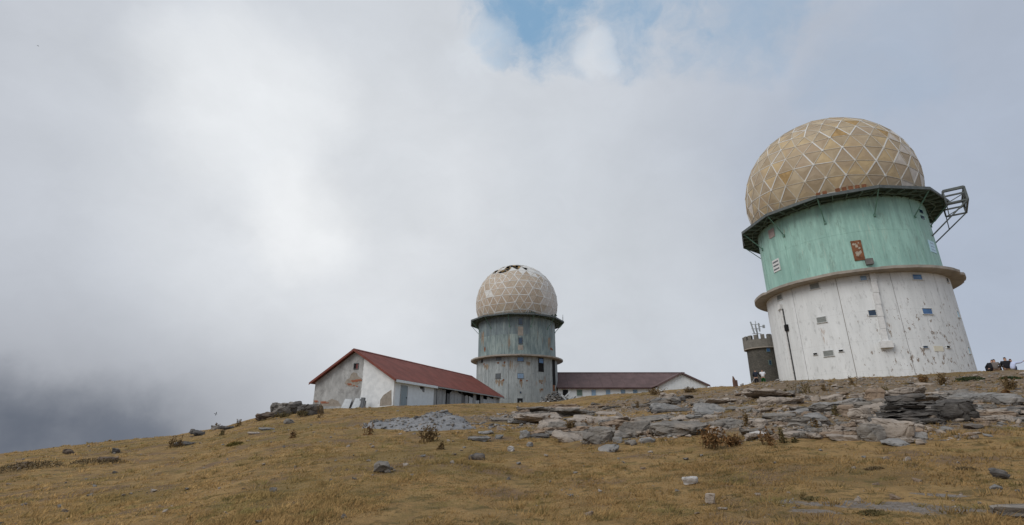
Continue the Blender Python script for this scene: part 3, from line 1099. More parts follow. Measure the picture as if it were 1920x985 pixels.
def fit_mid(root, window, plate, place):
    for px, py, w, h, g in [(976, 603, 9.5, 12, 'glass_dark'), (976, 639, 9.5, 12, 'glass_dark')]:
        window(px, py, w, h, RG, M[g])
    for px, py, w, h in [(976, 621, 10, 17), (976, 652, 10, 9)]:
        plate('patched_strip', px, py, w, h, RG, MATS['weathered_concrete'], -.02, .016)
    for px, py, w, h, g in [(904, 676, 7, 9, 'black'), (935, 672, 13, 8, 'glass_grey'), (976, 674, 14, 8, 'glass_blue'), (934, 705.5, 13, 10, 'glass_grey'),
                            (976, 705, 14, 10, 'glass_pale'), (976, 736, 3.5, 3.5, 'glass_dark')]:
        window(px, py, w, h, RW, M[g])
    plate('tall_opening', 1014.5, 684, 10, 27, RW, M['black'], -.02, .012)
    o, (a, z, w, h) = plate('upper_pane', 1014.5, 677, 8, 8, RW, M['glass_blue'], -.02, .03)
    plate('side_opening', 1038.5, 696, 5, 52, RW, M['black'], -.02, .012)
    plate('side_rust_strip', 1038.5, 728, 4, 12, RW, M['rust'], -.02, .014)
    plate('doorway', 975, 753, 10, 12, RW, M['black'], -.02, .012)
    plate('door_leaf', 975.5, 756, 3, 8, RW, M['louvre'], -.02, .04)
    rr = random.Random(8)
    for px, py, w, h in [(907.5, 683, 3, 4), (934, 681, 5, 5), (946, 680, 4, 6), (944, 713, 4, 5), (977, 713.5, 5, 5), (988, 714, 4, 3), (1016, 719, 3, 3), (1016, 730, 4, 4),
                         (1034, 655, 7, 6), (909, 655, 4, 12)]:
        RR = RW if py > 668 else RG
        a, z, ww, hh = place(px, py, w, h, RR)
        mb = MB()
        nn = 9
        poly = []
        for k in range(nn):
            t = 2 * math.pi * k / nn
            f = rr.uniform(.6, 1.1)
            n_ = pol(RR - .03, a + math.cos(t) * ww / 2 * f / RR, z + math.sin(t) * hh / 2 * f)
            poly.append(n_)
        mb.prism(poly, pol(.045, a, 0))
        mb.build('rust_patch', M['rust'], root)
    for px, py, w, h in [(936, 721, 14, 20), (977, 722, 7, 20), (1015, 716, 9, 8), (912, 690, 9, 14), (945, 688, 7, 10), (990, 684, 8, 12), (1015, 735, 6, 14), (958, 690, 5, 30), (905, 640, 5, 40), (1030, 645, 5, 30), (955, 648, 4, 30)]:
        RR = RW if py > 668 else RG
        a, z, ww, hh = place(px, py, w, h, RR)
        for q in range(3):
            mb = MB()
            poly = []
            ox = (q - 1) * ww * .3 + rr.uniform(-.1, .1)
            hl = hh * rr.uniform(.5, 1)
            for k in range(10):
                t = 2 * math.pi * k / 10
                f = rr.uniform(.7, 1.1)
                zz = z + hh / 2 - hl / 2 + math.sin(t) * hl / 2 * f
                wd = ww * .16 * (1.15 + .8 * math.sin(t))
                poly.append(pol(RR - .03, a + (ox + math.cos(t) * wd * f) / RR, zz))
            mb.prism(poly, pol(.036 + .001 * q, a, 0))
            mb.build('rust_run', M['rust_thin'], root)
    # dark scraps of sheet lying on the gallery and two thin rods
    for px, py, wd in [(985, 585, 1.5), (1024, 587, 1.3)]:
        a, _ = onwall(px, py + 6, T2, RG)
        p = pol(7.7, a, HP)
        mb = MB()
        for k in range(5):
            q = p + Vector((rr.uniform(-.6, .6) * wd, rr.uniform(-.2, .2), 0))
            mb.prism([q, q + Vector((rr.uniform(.4, .9), 0, rr.uniform(0, .2))), q + Vector((rr.uniform(-.2, .7), rr.uniform(-.1, .1), rr.uniform(.25, .7)))], (0, .06, 0))
        mb.build('sheet_scrap', M['steel'], root)
    for a in (R_(80), R_(92)):
        mb = MB(); mb.tube(pol(8.55, a, HP), pol(8.55, a, HP + 1.3), .03, n=6)
        mb.build('thin_rod', M['rim'], root)


T1 = (32.087, 45.487, 4.715 + CAM_Z)
T2 = (.879, 90.519, 4.558 + CAM_Z)
radar_tower('large near radar tower with white flaking base, mint green drum and sandy dome', T1, M['white1'], M['green1'], M['panel1'], -6.5,
            dict(tilt=(R_(7), R_(12)), torn=False, fit=fit_right), 5)
radar_tower('farther stained grey radar tower whose beige dome is torn at the top', T2, M['white2'], M['green2'], M['panel2'], -11.0,
            dict(tilt=(R_(0), R_(-4)), torn=True, fit=fit_mid), 9, [M['green2'], M['green2'], M['green3']])



# ------------------------------------------------------------------ old house with the red roof
def m_plaster(name, edge, seedv):
    """gable: bare grey weathered render to the left of x = edge, flaking white paint to its right"""
    m, N = mat(name)
    o = N.obj()
    p = N.vmath('ADD', o, (seedv, seedv, 0))
    x, y, z = N.sep(o)
    xx = N.math('ADD', x, N.math('MULTIPLY', N.math('SUBTRACT', N.noise(p, 2.0, 4, .6), .5), .25))
    white = N.mix(N.rng(N.noise(p, 1.6, 5, .6), .35, .7), (.80, .82, .825, 1), (.66, .685, .695, 1))
    n = N.noise(N.stretch(p, (1, 1, .45)), 1.3, 7, .7)
    grey = N.mix(N.rng(n, .3, .68, typ='LINEAR'), (.24, .24, .235, 1), (.50, .505, .50, 1))
    grey = N.mix(N.math('MULTIPLY', N.rng(N.noise(p, .8, 6, .7), .5, .62), .55), grey, (.20, .195, .19, 1))
    fl = N.noise(p, 2.6, 7, .72)
    low = N.rng(z, 3.2, .3)
    fk = N.rng(N.math('SUBTRACT', fl, N.math('SUBTRACT', .71, N.math('MULTIPLY', low, .10))), 0, .02)
    white = N.mix(fk, white, (.22, .20, .185, 1))
    c = N.mix(N.rng(xx, edge - .03, edge + .03), grey, white)
    N.out(c, .85, N.noise(p, 8, 6, .7), .35, .03, spec=.2)
    return m


def m_roof(name, col, seedv):
    m, N = mat(name)
    o = N.obj()
    x, y, z = N.sep(o)
    p = N.vmath('ADD', o, (seedv, 0, 0))
    c = N.mix(N.rng(N.noise(p, .7, 5, .6), .35, .65), (col[0] * .85, col[1] * .85, col[2] * .85, 1), (col[0] * 1.12, col[1] * 1.1, col[2] * 1.1, 1))
    c = N.mix(N.math('MULTIPLY', N.rng(N.noise(N.stretch(p, (.4, 1, 1)), 4, 5, .7), .55, .72), .3), c, (col[0] * 1.2, col[1] * 1.5, col[2] * 1.6, 1))
    N.out(c, .7, N.noise(p, 6, 3, .6), .15, .02, spec=.2)
    return m


def m_boards(name, a, b):
    m, N = mat(name)
    p = N.vmath('ADD', N.obj(), N.vmath('SCALE', N.n('ShaderNodeObjectInfo').outputs['Random'], 7.0)) if False else N.obj()
    n = N.noise(N.stretch(p, (3, 3, .35)), 1.6, 6, .7)
    c = N.mix(N.rng(n, .3, .7, typ='LINEAR'), a, b)
    c = N.mix(N.math('MULTIPLY', N.rng(N.noise(p, 2.3, 6, .7), .55, .68), .6), c, (a[0] * .4, a[1] * .4, a[2] * .42, 1))
    N.out(c, .85, N.noise(p, 7, 5, .7), .3, .02, spec=.2)
    return m


M['roof_red'] = m_roof('red_roof_sheet', (.200, .066, .050), 0)
M['roof_brown'] = m_roof('brown_roof_sheet', (.142, .096, .093), 7)
M['side_white'] = simple('bluish_white_plaster', (.70, .765, .81), .85, .1, 2.0, .25)
M['board_grey'] = m_boards('weathered_grey_board', (.24, .255, .265, 1), (.40, .42, .43, 1))
M['board_white'] = m_boards('peeling_white_board', (.56, .60, .63, 1), (.38, .41, .43, 1))
M['board_dark'] = m_boards('dark_board', (.10, .105, .11, 1), (.20, .21, .22, 1))
M['brick'] = simple('red_brick', (.36, .13, .07), .9, .3, 6, .4)
M['mortar'] = simple('bare_mortar', (.30, .265, .225), .95, .3, 3, .6)
M['far_wall'] = simple('far_pale_wall', (.74, .77, .785), .85, .1, 1.5, .2)


def solve(fn, target, lo, hi):
    flo = fn(lo) - target
    for _ in range(60):
        mid = (lo + hi) / 2
        if (fn(mid) - target) * flo > 0:
            lo = mid
        else:
            hi = mid
    return lo


def old_house():
    AZ = 22.0
    L = Vector((math.sin(R_(AZ)), math.cos(R_(AZ)), 0)); G = Vector((-L.y, L.x, 0))
    v = ray(738, 735); C = Vector((53 * v.x / v.y, 53, 0))
    v = ray(738, 708); ze = CAM_Z + 53 * v.z / v.y
    W_ = solve(lambda w: to_px(*(C + G * w).xy, ze)[0], 592, 0, 30)
    LEN = solve(lambda l: to_px(*(C + L * l).xy, ze)[0], 938, 0, 60)
    hr = solve(lambda h: to_px(*(C + G * (W_ / 2)).xy, h)[1], 657, 0, 30)
    z0 = min(tz(*C.xy), tz(*(C + G * W_).xy)) - .5
    EAVE, RID = ze - z0 - .12, hr - z0 - .10
    root = thing('old_house', 'long derelict white house with red roof and patched gable', 'house', (C.x, C.y, z0), -R_(AZ))

    def gpt(px, py):         # pixel -> (x, z) on the gable plane
        d = ray(px, py)
        t = C.dot(L) / d.dot(L)
        p = d * t
        return -(p - C).dot(G), CAM_Z + p.z - z0

    def spt(px, py):         # pixel -> (y, z) on the long side
        d = ray(px, py)
        t = C.dot(G) / d.dot(G)
        p = d * t
        return (p - C).dot(L), CAM_Z + p.z - z0
    edge = gpt(679, 715)[0]
    pl = m_plaster('gable_plaster', edge, 3)
    # gable walls
    for y in (0, LEN - .3):
        mb = MB()
        poly = [(-W_, y, -.6), (0, y, -.6), (0, y, EAVE), (-W_ / 2, y, RID), (-W_, y, EAVE)]
        mb.prism(poly, (0, .3, 0))
        mb.build('gable_wall', pl, root)
    mb = MB(); mb.box((-W_ + .15, LEN / 2, EAVE / 2 - .3), (.3, LEN - .62, EAVE + .6))
    mb.build('side_wall', M['board_grey'], root)
    # long side: white plastered part
    yw = spt(813, 745)[0]
    mb = MB(); mb.box((-.15 - .002, yw / 2 + .151, EAVE / 2 - .3), (.3, yw - .30, EAVE + .6))
    mb.build('side_wall', M['side_white'], root)
    # added black sheet for the shade inside, behind the broken boarding
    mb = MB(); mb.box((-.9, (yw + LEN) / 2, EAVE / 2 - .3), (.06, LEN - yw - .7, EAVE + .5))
    mb.build('interior_shade_sheet', M['black'], root)
    rr = random.Random(4)
    y = yw + .02
    k = 0
    tops = [.93, .95, .80, .82, .70, .78, .62, .74, .55, .70, .80, .72, .66, .74, .70, .72, .66, .70, .68, .72, .64, .7, .68, .7, .66]
    while y < LEN - .32:
        w = rr.uniform(.75, 1.25)
        w = min(w, LEN - .31 - y)
        if w < .2:
            break
        frac = (y - yw) / (LEN - yw)
        h = EAVE + .32 - (rr.uniform(.25, .95) if rr.random() < .8 else .05) if k > 1 else EAVE + .45
        mt = 'board_grey' if frac < .35 else rr.choice(['board_white', 'board_white', 'board_grey', 'board_white'])
        if k in (3, 7):
            mt = 'board_dark'
        mb = MB()
        x = rr.uniform(-.14, -.04)
        t1, t2 = h + rr.uniform(-.15, .1), h + rr.uniform(-.15, .1)
        mb.prism([(x, y, -.5), (x, y + w - .03, -.5), (x, y + w - .03, t2 - .35), (x, y + w * .5, (t1 + t2) / 2 - .3 + rr.uniform(-.12, .12)), (x, y, t1 - .35)], (-.05, 0, 0))
        mb.build('wall_board', M[mt], root)
        y += w + (rr.uniform(.0, .06) if k not in (2, 8, 11) else .32)
        k += 1
    # posts along the broken side
    for f in (0.15, .38, .6, .85):
        mb = MB(); mb.box((-.28, yw + (LEN - yw) * f, EAVE / 2), (.18, .18, EAVE))
        mb.build('post', M['board_dark'], root)
    # roof: two slopes, ridge cap, verge boards, eave board
    ov, og = .45, .5
    sl = (RID - EAVE) / (W_ / 2)
    for s in (-1, 1):
        xe = (0 + ov) if s > 0 else (-W_ - ov)
        xr = -W_ / 2
        zE, zR = EAVE - sl * ov + .10, RID + .10
        mb = MB()
        nsh = 14
        for q in range(nsh):
            ya, yb = -og + (LEN + 2 * og) * q / nsh, -og + (LEN + 2 * og) * (q + 1) / nsh - .012
            mb.prism([(xe, ya, zE), (xr, ya, zR), (xr, ya, zR + .09), (xe, ya, zE + .09)], (0, yb - ya, 0))
        mb.build('roof_slope', M['roof_red'], root)
        for yy in (-og - .035, LEN + og + .004):
            mb = MB()
            mb.prism([(xe, yy, zE - .14), (xr, yy, zR - .14), (xr, yy, zR + .12), (xe, yy, zE + .12)], (0, .03, 0))
            mb.build('verge_board', M['roof_red'], root)
    mb = MB(); mb.prism([(-W_ / 2 - .28, -og - .05, RID + .07), (-W_ / 2, -og - .05, RID + .24), (-W_ / 2 + .28, -og - .05, RID + .07), (-W_ / 2, -og - .05, RID + .21)], (0, LEN + 2 * og + .1, 0))
    mb.build('ridge_cap', M['roof_red'], root)
    zE = EAVE - sl * ov
    mb = MB(); mb.box((ov - .01, yw / 2 - .1, zE + .03), (.06, yw + .4, .26))
    mb.box((ov / 2 + .02, yw / 2 + .1, zE - .02 + sl * .1), (ov - .06, yw, .03))
    mb.build('eave_board', M['side_white'], root)
    mb = MB(); mb.box((ov - .01, (yw + LEN) / 2 + .2, zE + .07), (.05, LEN - yw - .1, .14))
    mb.build('eave_board', M['board_grey'], root)
    # gable window with a red-brown shutter
    x, z = gpt(668, 687)
    mb = MB()
    for a, b, c, d in ((-.30, 0, .06, .68), (.30, 0, .06, .68), (0, .31, .54, .06), (0, -.31, .54, .06)):
        mb.box((x + a, -.02, z + b), (c, .10, d))
    f = mb.build('window', M['board_dark'], root)
    mb = MB(); mb.box((x - .12, .0, z), (.28, .03, .55)); mb.build('opening', M['black'], f)
    mb = MB(); mb.box((x + .14, -.012, z), (.26, .03, .54)); mb.build('shutter', simple('red_brown_shutter', (.16, .05, .045), .8), f)
    # patch of fallen render with bricks showing
    def patch(pts, bricks, sd):
        r2 = random.Random(sd)
        P = [gpt(*q) for q in pts]
        mb = MB(); mb.prism([(a, -.012, b) for a, b in P], (0, .03, 0))
        o = mb.build('mortar_patch', M['mortar'], root)
        for bx, by, n in bricks:
            xx, zz = gpt(bx, by)
            for q in range(n):
                for row in range(2):
                    if r2.random() < .85:
                        b = MB(); b.box((xx + q * .27 + row * .13, -.018, zz - row * .11), (.24, .04, .085))
                        b.build('brick', M['brick'], o)
    patch([(646, 719), (650, 712), (656, 709), (658, 702), (663, 698), (669, 700), (672, 706), (680, 711), (679, 714), (675, 718), (668, 724), (660, 726), (652, 724)], [(660, 714, 3), (668, 712.5, 3), (653, 720, 2), (664, 723, 2)], 1)
    patch([(734, 731), (734.5, 760), (712, 762), (713, 750), (719, 741)], [], 2)
    patch([(590, 750), (591, 760), (598, 762), (594, 755)], [(590.5, 752, 2)], 3)
    patch([(601, 752), (614, 752), (622, 748), (634, 752), (640, 762), (603, 762)], [(602.5, 754, 4)], 4)
    # door and broken window on the long side
    y0, zt = spt(752.5, 722)[0], spt(758, 724)[1]
    y1 = spt(764, 722)[0]
    mb = MB()
    mb.box((.0, (y0 + y1) / 2, zt + .03), (.10, y1 - y0 + .16, .06))
    for yy in (y0 - .04, y1 + .04):
        mb.box((.0, yy, zt / 2 - .3), (.096, .08, zt + .6))
    d = mb.build('door', M['board_grey'], root)
    nb = 5
    for q in range(nb):
        mb = MB(); mb.box((.012 + .003 * (q % 2), y0 + (y1 - y0) * (q + .5) / nb, zt / 2 - .3), (.05, (y1 - y0) / nb - .02, zt + .59))
        mb.build('door_plank', M['slate'], d)
    mb = MB(); mb.box((.06, y1 - .12, zt - 1.2), (.06, .05, .16)); mb.build('door_handle', M['steel'], d)
    ya, yb = spt(786.5, 728)[0], spt(796, 728)[0]
    za, zb = spt(791, 731)[1], spt(791, 725.5)[1]
    mb = MB(); mb.prism([(.004, ya, zb), (.004, yb, zb), (.004, yb, za - .25), (.004, yb - .35, za - .22), (.004, yb - .5, za), (.004, ya + .2, za + .05)], (-.05, 0, 0))
    w = mb.build('window', M['glass_grey'], root)
    mb = MB(); mb.box((.008, (ya + yb) / 2 - .1, (za + zb) / 2 + .05), (.02, (yb - ya) * .6, (zb - za) * .5)); mb.build('opening', M['black'], w)
    mb = MB(); mb.box((.03, (ya + yb) / 2, zb + .05), (.1, yb - ya + .2, .07)); mb.build('lintel', M['board_white'], w)
    # rubbish leaning on the gable: two white boards and a dark stump
    cs, sn = math.cos(-R_(AZ)), math.sin(-R_(AZ))

    def wp(x, y):
        return C.x + x * cs - y * sn, C.y + x * sn + y * cs
    for (px, wpx, lean, lab) in ((654, 19, .30, 'left white board of two leaning on the gable foot'), (673, 18, .22, 'right white board leaning on the gable beside dark stump')):
        x, _ = gpt(px, 752)
        X, Y = wp(x, -.75)
        zg = tz(X, Y)
        ww = wpx / FPX * 53
        mb = MB()
        h = 1.25 + z0 * 0
        mb.prism([(-ww / 2, 0, -.3), (ww / 2, 0, -.3), (ww / 2 + .1, .5, h - .1), (-ww / 2 + .22, .55, h)], (0, -.05, 0))
        mb.prism([(-ww / 2 + .1, -.06, .1), (ww / 2 - .1, -.06, .1), (ww / 2 - .1, .0, .2), (-ww / 2 + .1, .0, .2)], (0, -.04, 0))
        o = mb.build('leaning_board', simple('dull_white_board', (.50, .53, .55), .8, .2, 3, .2))
        o.location = (X, Y, zg); o.rotation_euler = (0, 0, -R_(AZ))
        tag(o, lab, 'board', 'white boards leaning on the gable')
    x, _ = gpt(689, 752); X, Y = wp(x, -.8); zg = tz(X, Y)
    mb = MB()
    mb.box((0, 0, .45), (.34, .3, 1.5)); mb.box((.22, .02, .35), (.16, .26, 1.1)); mb.box((-.05, -.1, .95), (.5, .12, .14), .1)
    o = mb.build('dark_stump', M['board_dark']); o.location = (X, Y, zg); o.rotation_euler = (0, .06, -.3)
    tag(o, 'dark broken timber stump standing at the gable foot', 'stump')
    return root


old_house()


def long_building():
    def w_at(px, py, y):
        v = ray(px, py)
        return Vector((v.x / v.y * y, y, CAM_Z + v.z / v.y * y))
    YF, YR = 88.0, 92.5
    a = w_at(1046, 725.5, YF); b = w_at(1300, 723, YF)
    r0, r1 = w_at(1053, 703, YR), w_at(1297, 697.5, YR)
    zE, zR = a.z, (r0.z + r1.z) / 2
    base = tz(a.x + 8, YF) - .6
    root = thing('long_building', 'long low building with brown roof and a pale gabled wing', 'building', (a.x, YF, base), 0)
    ox = a.x
    E, Rg = zE - base, zR - base
    Lb = b.x - a.x
    D = YR - YF
    mb = MB()
    mb.box((Lb / 2, .15, E / 2 - .05), (Lb, .3, E + .1 - .1)); mb.box((Lb / 2, 2 * D - .15, E / 2 - .05), (Lb, .3, E))
    mb.build('wall', M['far_wall'], root)
    for x in (0, Lb - .3):
        mb = MB(); mb.prism([(x, .31, 0), (x, 2 * D - .31, 0), (x, 2 * D - .31, E), (x, D, Rg - .25), (x, .31, E)], (.3, 0, 0))
        mb.build('end_wall', M['far_wall'], root)
    ov = .5
    sl = (Rg - E) / D
    for s in (-1, 1):
        ye = -ov if s < 0 else 2 * D + ov
        mb = MB()
        nsh = 12
        for q in range(nsh):
            xa, xb = -.2 + (Lb + .4) * q / nsh, -.2 + (Lb + .4) * (q + 1) / nsh - .015
            # the slope's foot reaches a little farther out at both ends
            mb.prism([(xa, ye, E - sl * ov + .03), (xa, D, Rg), (xa, D, Rg + .1), (xa, ye, E - sl * ov + .13)], (xb - xa, 0, 0))
        mb.build('roof_slope', M['roof_brown'], root)
    mb = MB(); mb.box((Lb / 2, D, Rg + .12), (Lb + .5, .3, .12)); mb.build('ridge_cap', M['roof_brown'], root)
    mb = MB(); mb.box((Lb / 2, -ov - .03, E - sl * ov + .04), (Lb + .3, .05, .22)); mb.build('fascia', simple('dark_brown_fascia', (.06, .03, .03), .7), root)
    for px, w, g in [(1060, 11, 'black'), (1086.5, 11, 'steel2'), (1113, 9, 'glass_pale'), (1140, 9, 'glass_pale'), (1168, 9, 'glass_pale'), (1191, 9, 'glass_pale')]:
        c = w_at(px, 735, YF)
        x, z = c.x - ox, min(c.z - base, E - 1.0)
        ww = w / FPX * 86
        fr = MB()
        for dx, dz, sx, sz in ((-ww / 2, 0, .08, 1.1), (ww / 2, 0, .08, 1.1), (0, .55, ww - .09, .08), (0, -.55, ww - .09, .08)):
            fr.box((x + dx, -.02, z + dz), (sx, .1, sz))
        f = fr.build('window', M['frame'], root)
        pn = MB(); pn.box((x, -.003, z), (ww - .09, .04, 1.0)); pn.build('pane', M[g], f)
    # gabled wing coming forward at the right
    YW = 84.5
    wl, wr, pk = w_at(1231, 726, YW), w_at(1330, 722.5, YW), w_at(1277, 700, YW)
    xl, xr, xp = wl.x - ox, wr.x - ox, pk.x - ox
    yw = YW - YF
    EW, RWg = (wl.z + wr.z) / 2 - base, pk.z - base
    mb = MB(); mb.prism([(xl + .35, yw, -.2), (xr - .35, yw, -.2), (xr - .35, yw, EW + .1), (xp, yw, RWg - .15), (xl + .35, yw, EW + .1)], (0, .3, 0))
    wg = mb.build('wing_gable', M['far_wall'], root)
    # vertical boards of the gable face
    n = 15
    for q in range(n):
        x0, x1 = xl + .42 + (xr - xl - .84) * q / n, xl + .42 + (xr - xl - .84) * (q + 1) / n - .05

        def top(x):
            t = (x - xl) / (xp - xl) if x < xp else (xr - x) / (xr - xp)
            return EW + (RWg - EW) * t - .28
        mb = MB()
        P = [(x0, yw, .0), (x1, yw, .0), (x1, yw, top(x1)), (x0, yw, top(x0))]
        if x0 < xp < x1:
            P = [(x0, yw, .0), (x1, yw, .0), (x1, yw, top(x1)), (xp, yw, top(xp)), (x0, yw, top(x0))]
        mb.prism(P, (0, -.03, 0))
        mb.build('gable_board', M['far_wall'], wg)
    for xs in (xl + .35, xr - .65):
        mb = MB(); mb.box((xs + .15, (yw + .31 + D) / 2, EW / 2 - .1), (.3, D - yw - .33, EW)); mb.build('wing_wall', M['far_wall'], root)
    for s, xe in ((-1, xl), (1, xr)):
        mb = MB(); mb.prism([(xe, yw - .4, EW), (xp, yw - .4, RWg), (xp, yw - .4, RWg + .12), (xe, yw - .4, EW + .12)], (0, D - yw + .8, 0))
        mb.build('wing_roof', M['roof_brown'], root)
        mb = MB(); mb.prism([(xe, yw - .44, EW - .16), (xp, yw - .44, RWg - .16), (xp, yw - .44, RWg + .15), (xe, yw - .44, EW + .15)], (0, .035, 0))
        mb.build('verge_board', M['roof_brown'], root)


long_building()


# ------------------------------------------------------------------ round stone tower and its antenna
def m_masonry():
    m, N = mat('dark_masonry')
    p = N.obj()
    x, y, z = N.sep(p)
    ang = N.math('MULTIPLY', N.math('ARCTAN2', y, x), 2.0)
    v = N.n('ShaderNodeCombineXYZ', ins={0: ang, 1: z, 2: 0.0}).outputs[0]
    br = N.n('ShaderNodeTexBrick')
    N.set(br, 'Vector', v); N.set(br, 'Scale', 2.6)
    br.inputs['Color1'].default_value = (.082, .078, .068, 1); br.inputs['Color2'].default_value = (.135, .127, .11, 1)
    br.inputs['Mortar'].default_value = (.06, .057, .05, 1)
    c = N.mix(N.math('MULTIPLY', N.rng(N.noise(p, 1.5, 6, .7), .4, .7), .5), br.outputs[0], (.06, .06, .058, 1))
    N.out(c, .9, N.noise(p, 7, 5, .7), .5, .04, spec=.15)
    return m


def stone_tower():
    YS = 55.0
    v = ray(1440, 716); cx = YS * v.x / v.y
    v = ray(1434, 632); top = CAM_Z + YS * v.z / v.y
    z0 = tz(cx, YS) - .4
    H = top - z0
    R0 = 1.66
    root = thing('stone_tower', 'small dark round stone tower with battlements behind the white drum', 'tower', (cx, YS, z0))
    mm = m_masonry()
    mb = MB()
    prof = [(R0 + .05, -.6), (R0, 1.5), (R0 - .03, H - 1.55), (R0 + .02, H - 1.5), (R0 + .17, H - 1.32), (R0 + .20, H - 1.25), (R0 + .20, H - .48), (R0 - .12, H - .48), (R0 - .12, H - 1.2), (0.01, H - 1.2)]
    n = 40
    for i in range(n):
        for r, z in prof:
            a = 2 * math.pi * i / n
            mb.v.append((r * math.sin(a), -r * math.cos(a), z))
    m = len(prof)
    for i in range(n):
        for k in range(m - 1):
            mb.f.append((i * m + k, ((i + 1) % n) * m + k, ((i + 1) % n) * m + k + 1, i * m + k + 1)); mb.m.append(0)
    mb.build('shaft', mm, root)
    mb = MB()
    arc_panel(mb, R0 + .1, R0 + .235, 0, 2 * math.pi - 1e-4, H - 1.45, H - 1.33, 40)
    mb.build('string_course', M['concrete'], root)
    pm = simple('battlement_stone', (.19, .18, .16), .9, .3, 3, .5)
    mb = MB()
    arc_panel(mb, R0 + .205, R0 + .235, 0, 2 * math.pi - 1e-4, H - 1.32, H - .49, 40)
    mb.build('parapet', pm, root)
    nm = 17
    for k in range(nm):
        mb = MB()
        a = 2 * math.pi * k / nm
        arc_panel(mb, R0 - .11, R0 + .23, a - .105, a + .105, H - .475, H - .02, 3)
        mb.build('merlon', pm, root)
    for px, py, w, h, g in ((1440, 654.5, .30, .55, 'glass_blue'), (1444, 680, .22, .45, 'glass_dark')):
        a, z = onwall(px, py, (cx, YS, z0), R0)
        # frame and pane, local angle measured like the towers but with no rotation of the thing
        a -= math.atan2(cx, YS)
        fr = MB()
        wall_box(fr, a, z, w + .1, h + .1, -.05, .02, R0)
        f = fr.build('window', M['steel2'], root)
        pn = MB(); wall_box(pn, a, z, w, h, .0, .035, R0); pn.build('pane', M[g], f)
    # antenna mast
    v = ray(1420.5, 630); ax = YS * v.x / v.y
    ant = thing('antenna', 'grey panel antenna mast on top of the dark stone tower', 'antenna', (ax, YS, z0 + H - 1.19))
    mb = MB(); mb.tube((0, 0, 0), (0, 0, 2.2), .075, n=8); mb.build('mast', M['louvre'], ant)
    gm = simple('antenna_grey_paint', (.45, .48, .50), .5, .1, 4, .1)
    mb = MB()
    for z in (1.55, 2.1, 2.6):
        mb.bar((-.55, 0, z), (.45, 0, z), .05, .05)
    mb.tube((0, 0, 2.0), (0, 0, 3.0), .04, n=6)
    mb.build('crossbars', gm, ant)
    for x, zc, h, tilt in ((-.50, 2.2, 1.35, .12), (-.12, 2.2, .7, 0), (.26, 2.25, .95, 0)):
        mb = MB()
        P = []
        for z in (-h / 2, h / 2):
            dx = -tilt * z / h * 2
            P += [(x + dx - .07, -.18, zc + z), (x + dx + .07, -.18, zc + z), (x + dx + .07, -.10, zc + z), (x + dx - .07, -.10, zc + z)]
        mb.hexa(P)
        mb.build('panel', gm, ant)
    mb = MB(); mb.bar((.30, 0, 2.35), (.78, -.05, 2.35), .06, .06); mb.box((.82, -.05, 2.36), (.2, .2, .34)); mb.build('side_unit', gm, ant)


stone_tower()


# ------------------------------------------------------------------ rocks
def hull_into(bm, seed, L, W, H, blocky=.55, npts=26, off=(0, 0, 0), rot=0.0, tiltx=0.0, tilty=0.0):
    r = random.Random(seed)
    vs = []
    M3 = Matrix.Rotation(rot, 3, 'Z') @ Matrix.Rotation(tiltx, 3, 'X') @ Matrix.Rotation(tilty, 3, 'Y')
    for i in range(npts):
        while True:
            p = Vector((r.uniform(-1, 1), r.uniform(-1, 1), r.uniform(-1, 1)))
            e = 2 / (1 - blocky * .75)
            if abs(p.x) ** e + abs(p.y) ** e + abs(p.z) ** (e * 1.6) <= 1:
                break
        l = (abs(p.x) ** e + abs(p.y) ** e + abs(p.z) ** (e * 1.6)) ** (1 / e)
        p = p / max(l, .3)
        q = Vector((p.x * L / 2, p.y * W / 2, max(-1, min(1, p.z)) * H / 2))
        vs.append(bm.verts.new(M3 @ q + Vector(off)))
    bmesh.ops.convex_hull(bm, input=vs)
    for v in vs:
        if v.is_valid and not v.link_faces:
            bm.verts.remove(v)


def rough(bm, amp, freq, seed, cuts=3, strata=0.0):
    bmesh.ops.dissolve_limit(bm, angle_limit=R_(9), verts=bm.verts, edges=bm.edges)
    bmesh.ops.bevel(bm, geom=list(bm.edges), offset=amp * .5, segments=1, profile=.6, affect='EDGES', clamp_overlap=True)
    bmesh.ops.triangulate(bm, faces=bm.faces)
    for _ in range(cuts):
        es = sorted(bm.edges, key=lambda e: -e.calc_length())
        bmesh.ops.subdivide_edges(bm, edges=es[:max(40, int(len(es) * .7))], cuts=1)
        bmesh.ops.triangulate(bm, faces=[f for f in bm.faces if len(f.verts) > 3])
    bm.normal_update()
    o = Vector((seed * 3.1, seed * 1.7, seed * .9))
    for v in bm.verts:
        q = v.co * freq + o
        n = mnoise.fractal(q, 1.0, 2.0, 4) * amp
        # steps and cracks: cellular facets pushed in and out
        dd, pp = mnoise.voronoi(q * Vector((1.5, 1.5, 3.2)))
        n += (mnoise.cell(pp[0] * 7.3) - .5) * amp * .9 - max(0, .14 - (dd[1] - dd[0])) * amp * 5
        if strata:
            n += strata * (math.sin(v.co.z * 26 + 3 * mnoise.noise(v.co * 1.2 + o)) * (1 - abs(v.normal.z)))
        v.co += v.normal * n


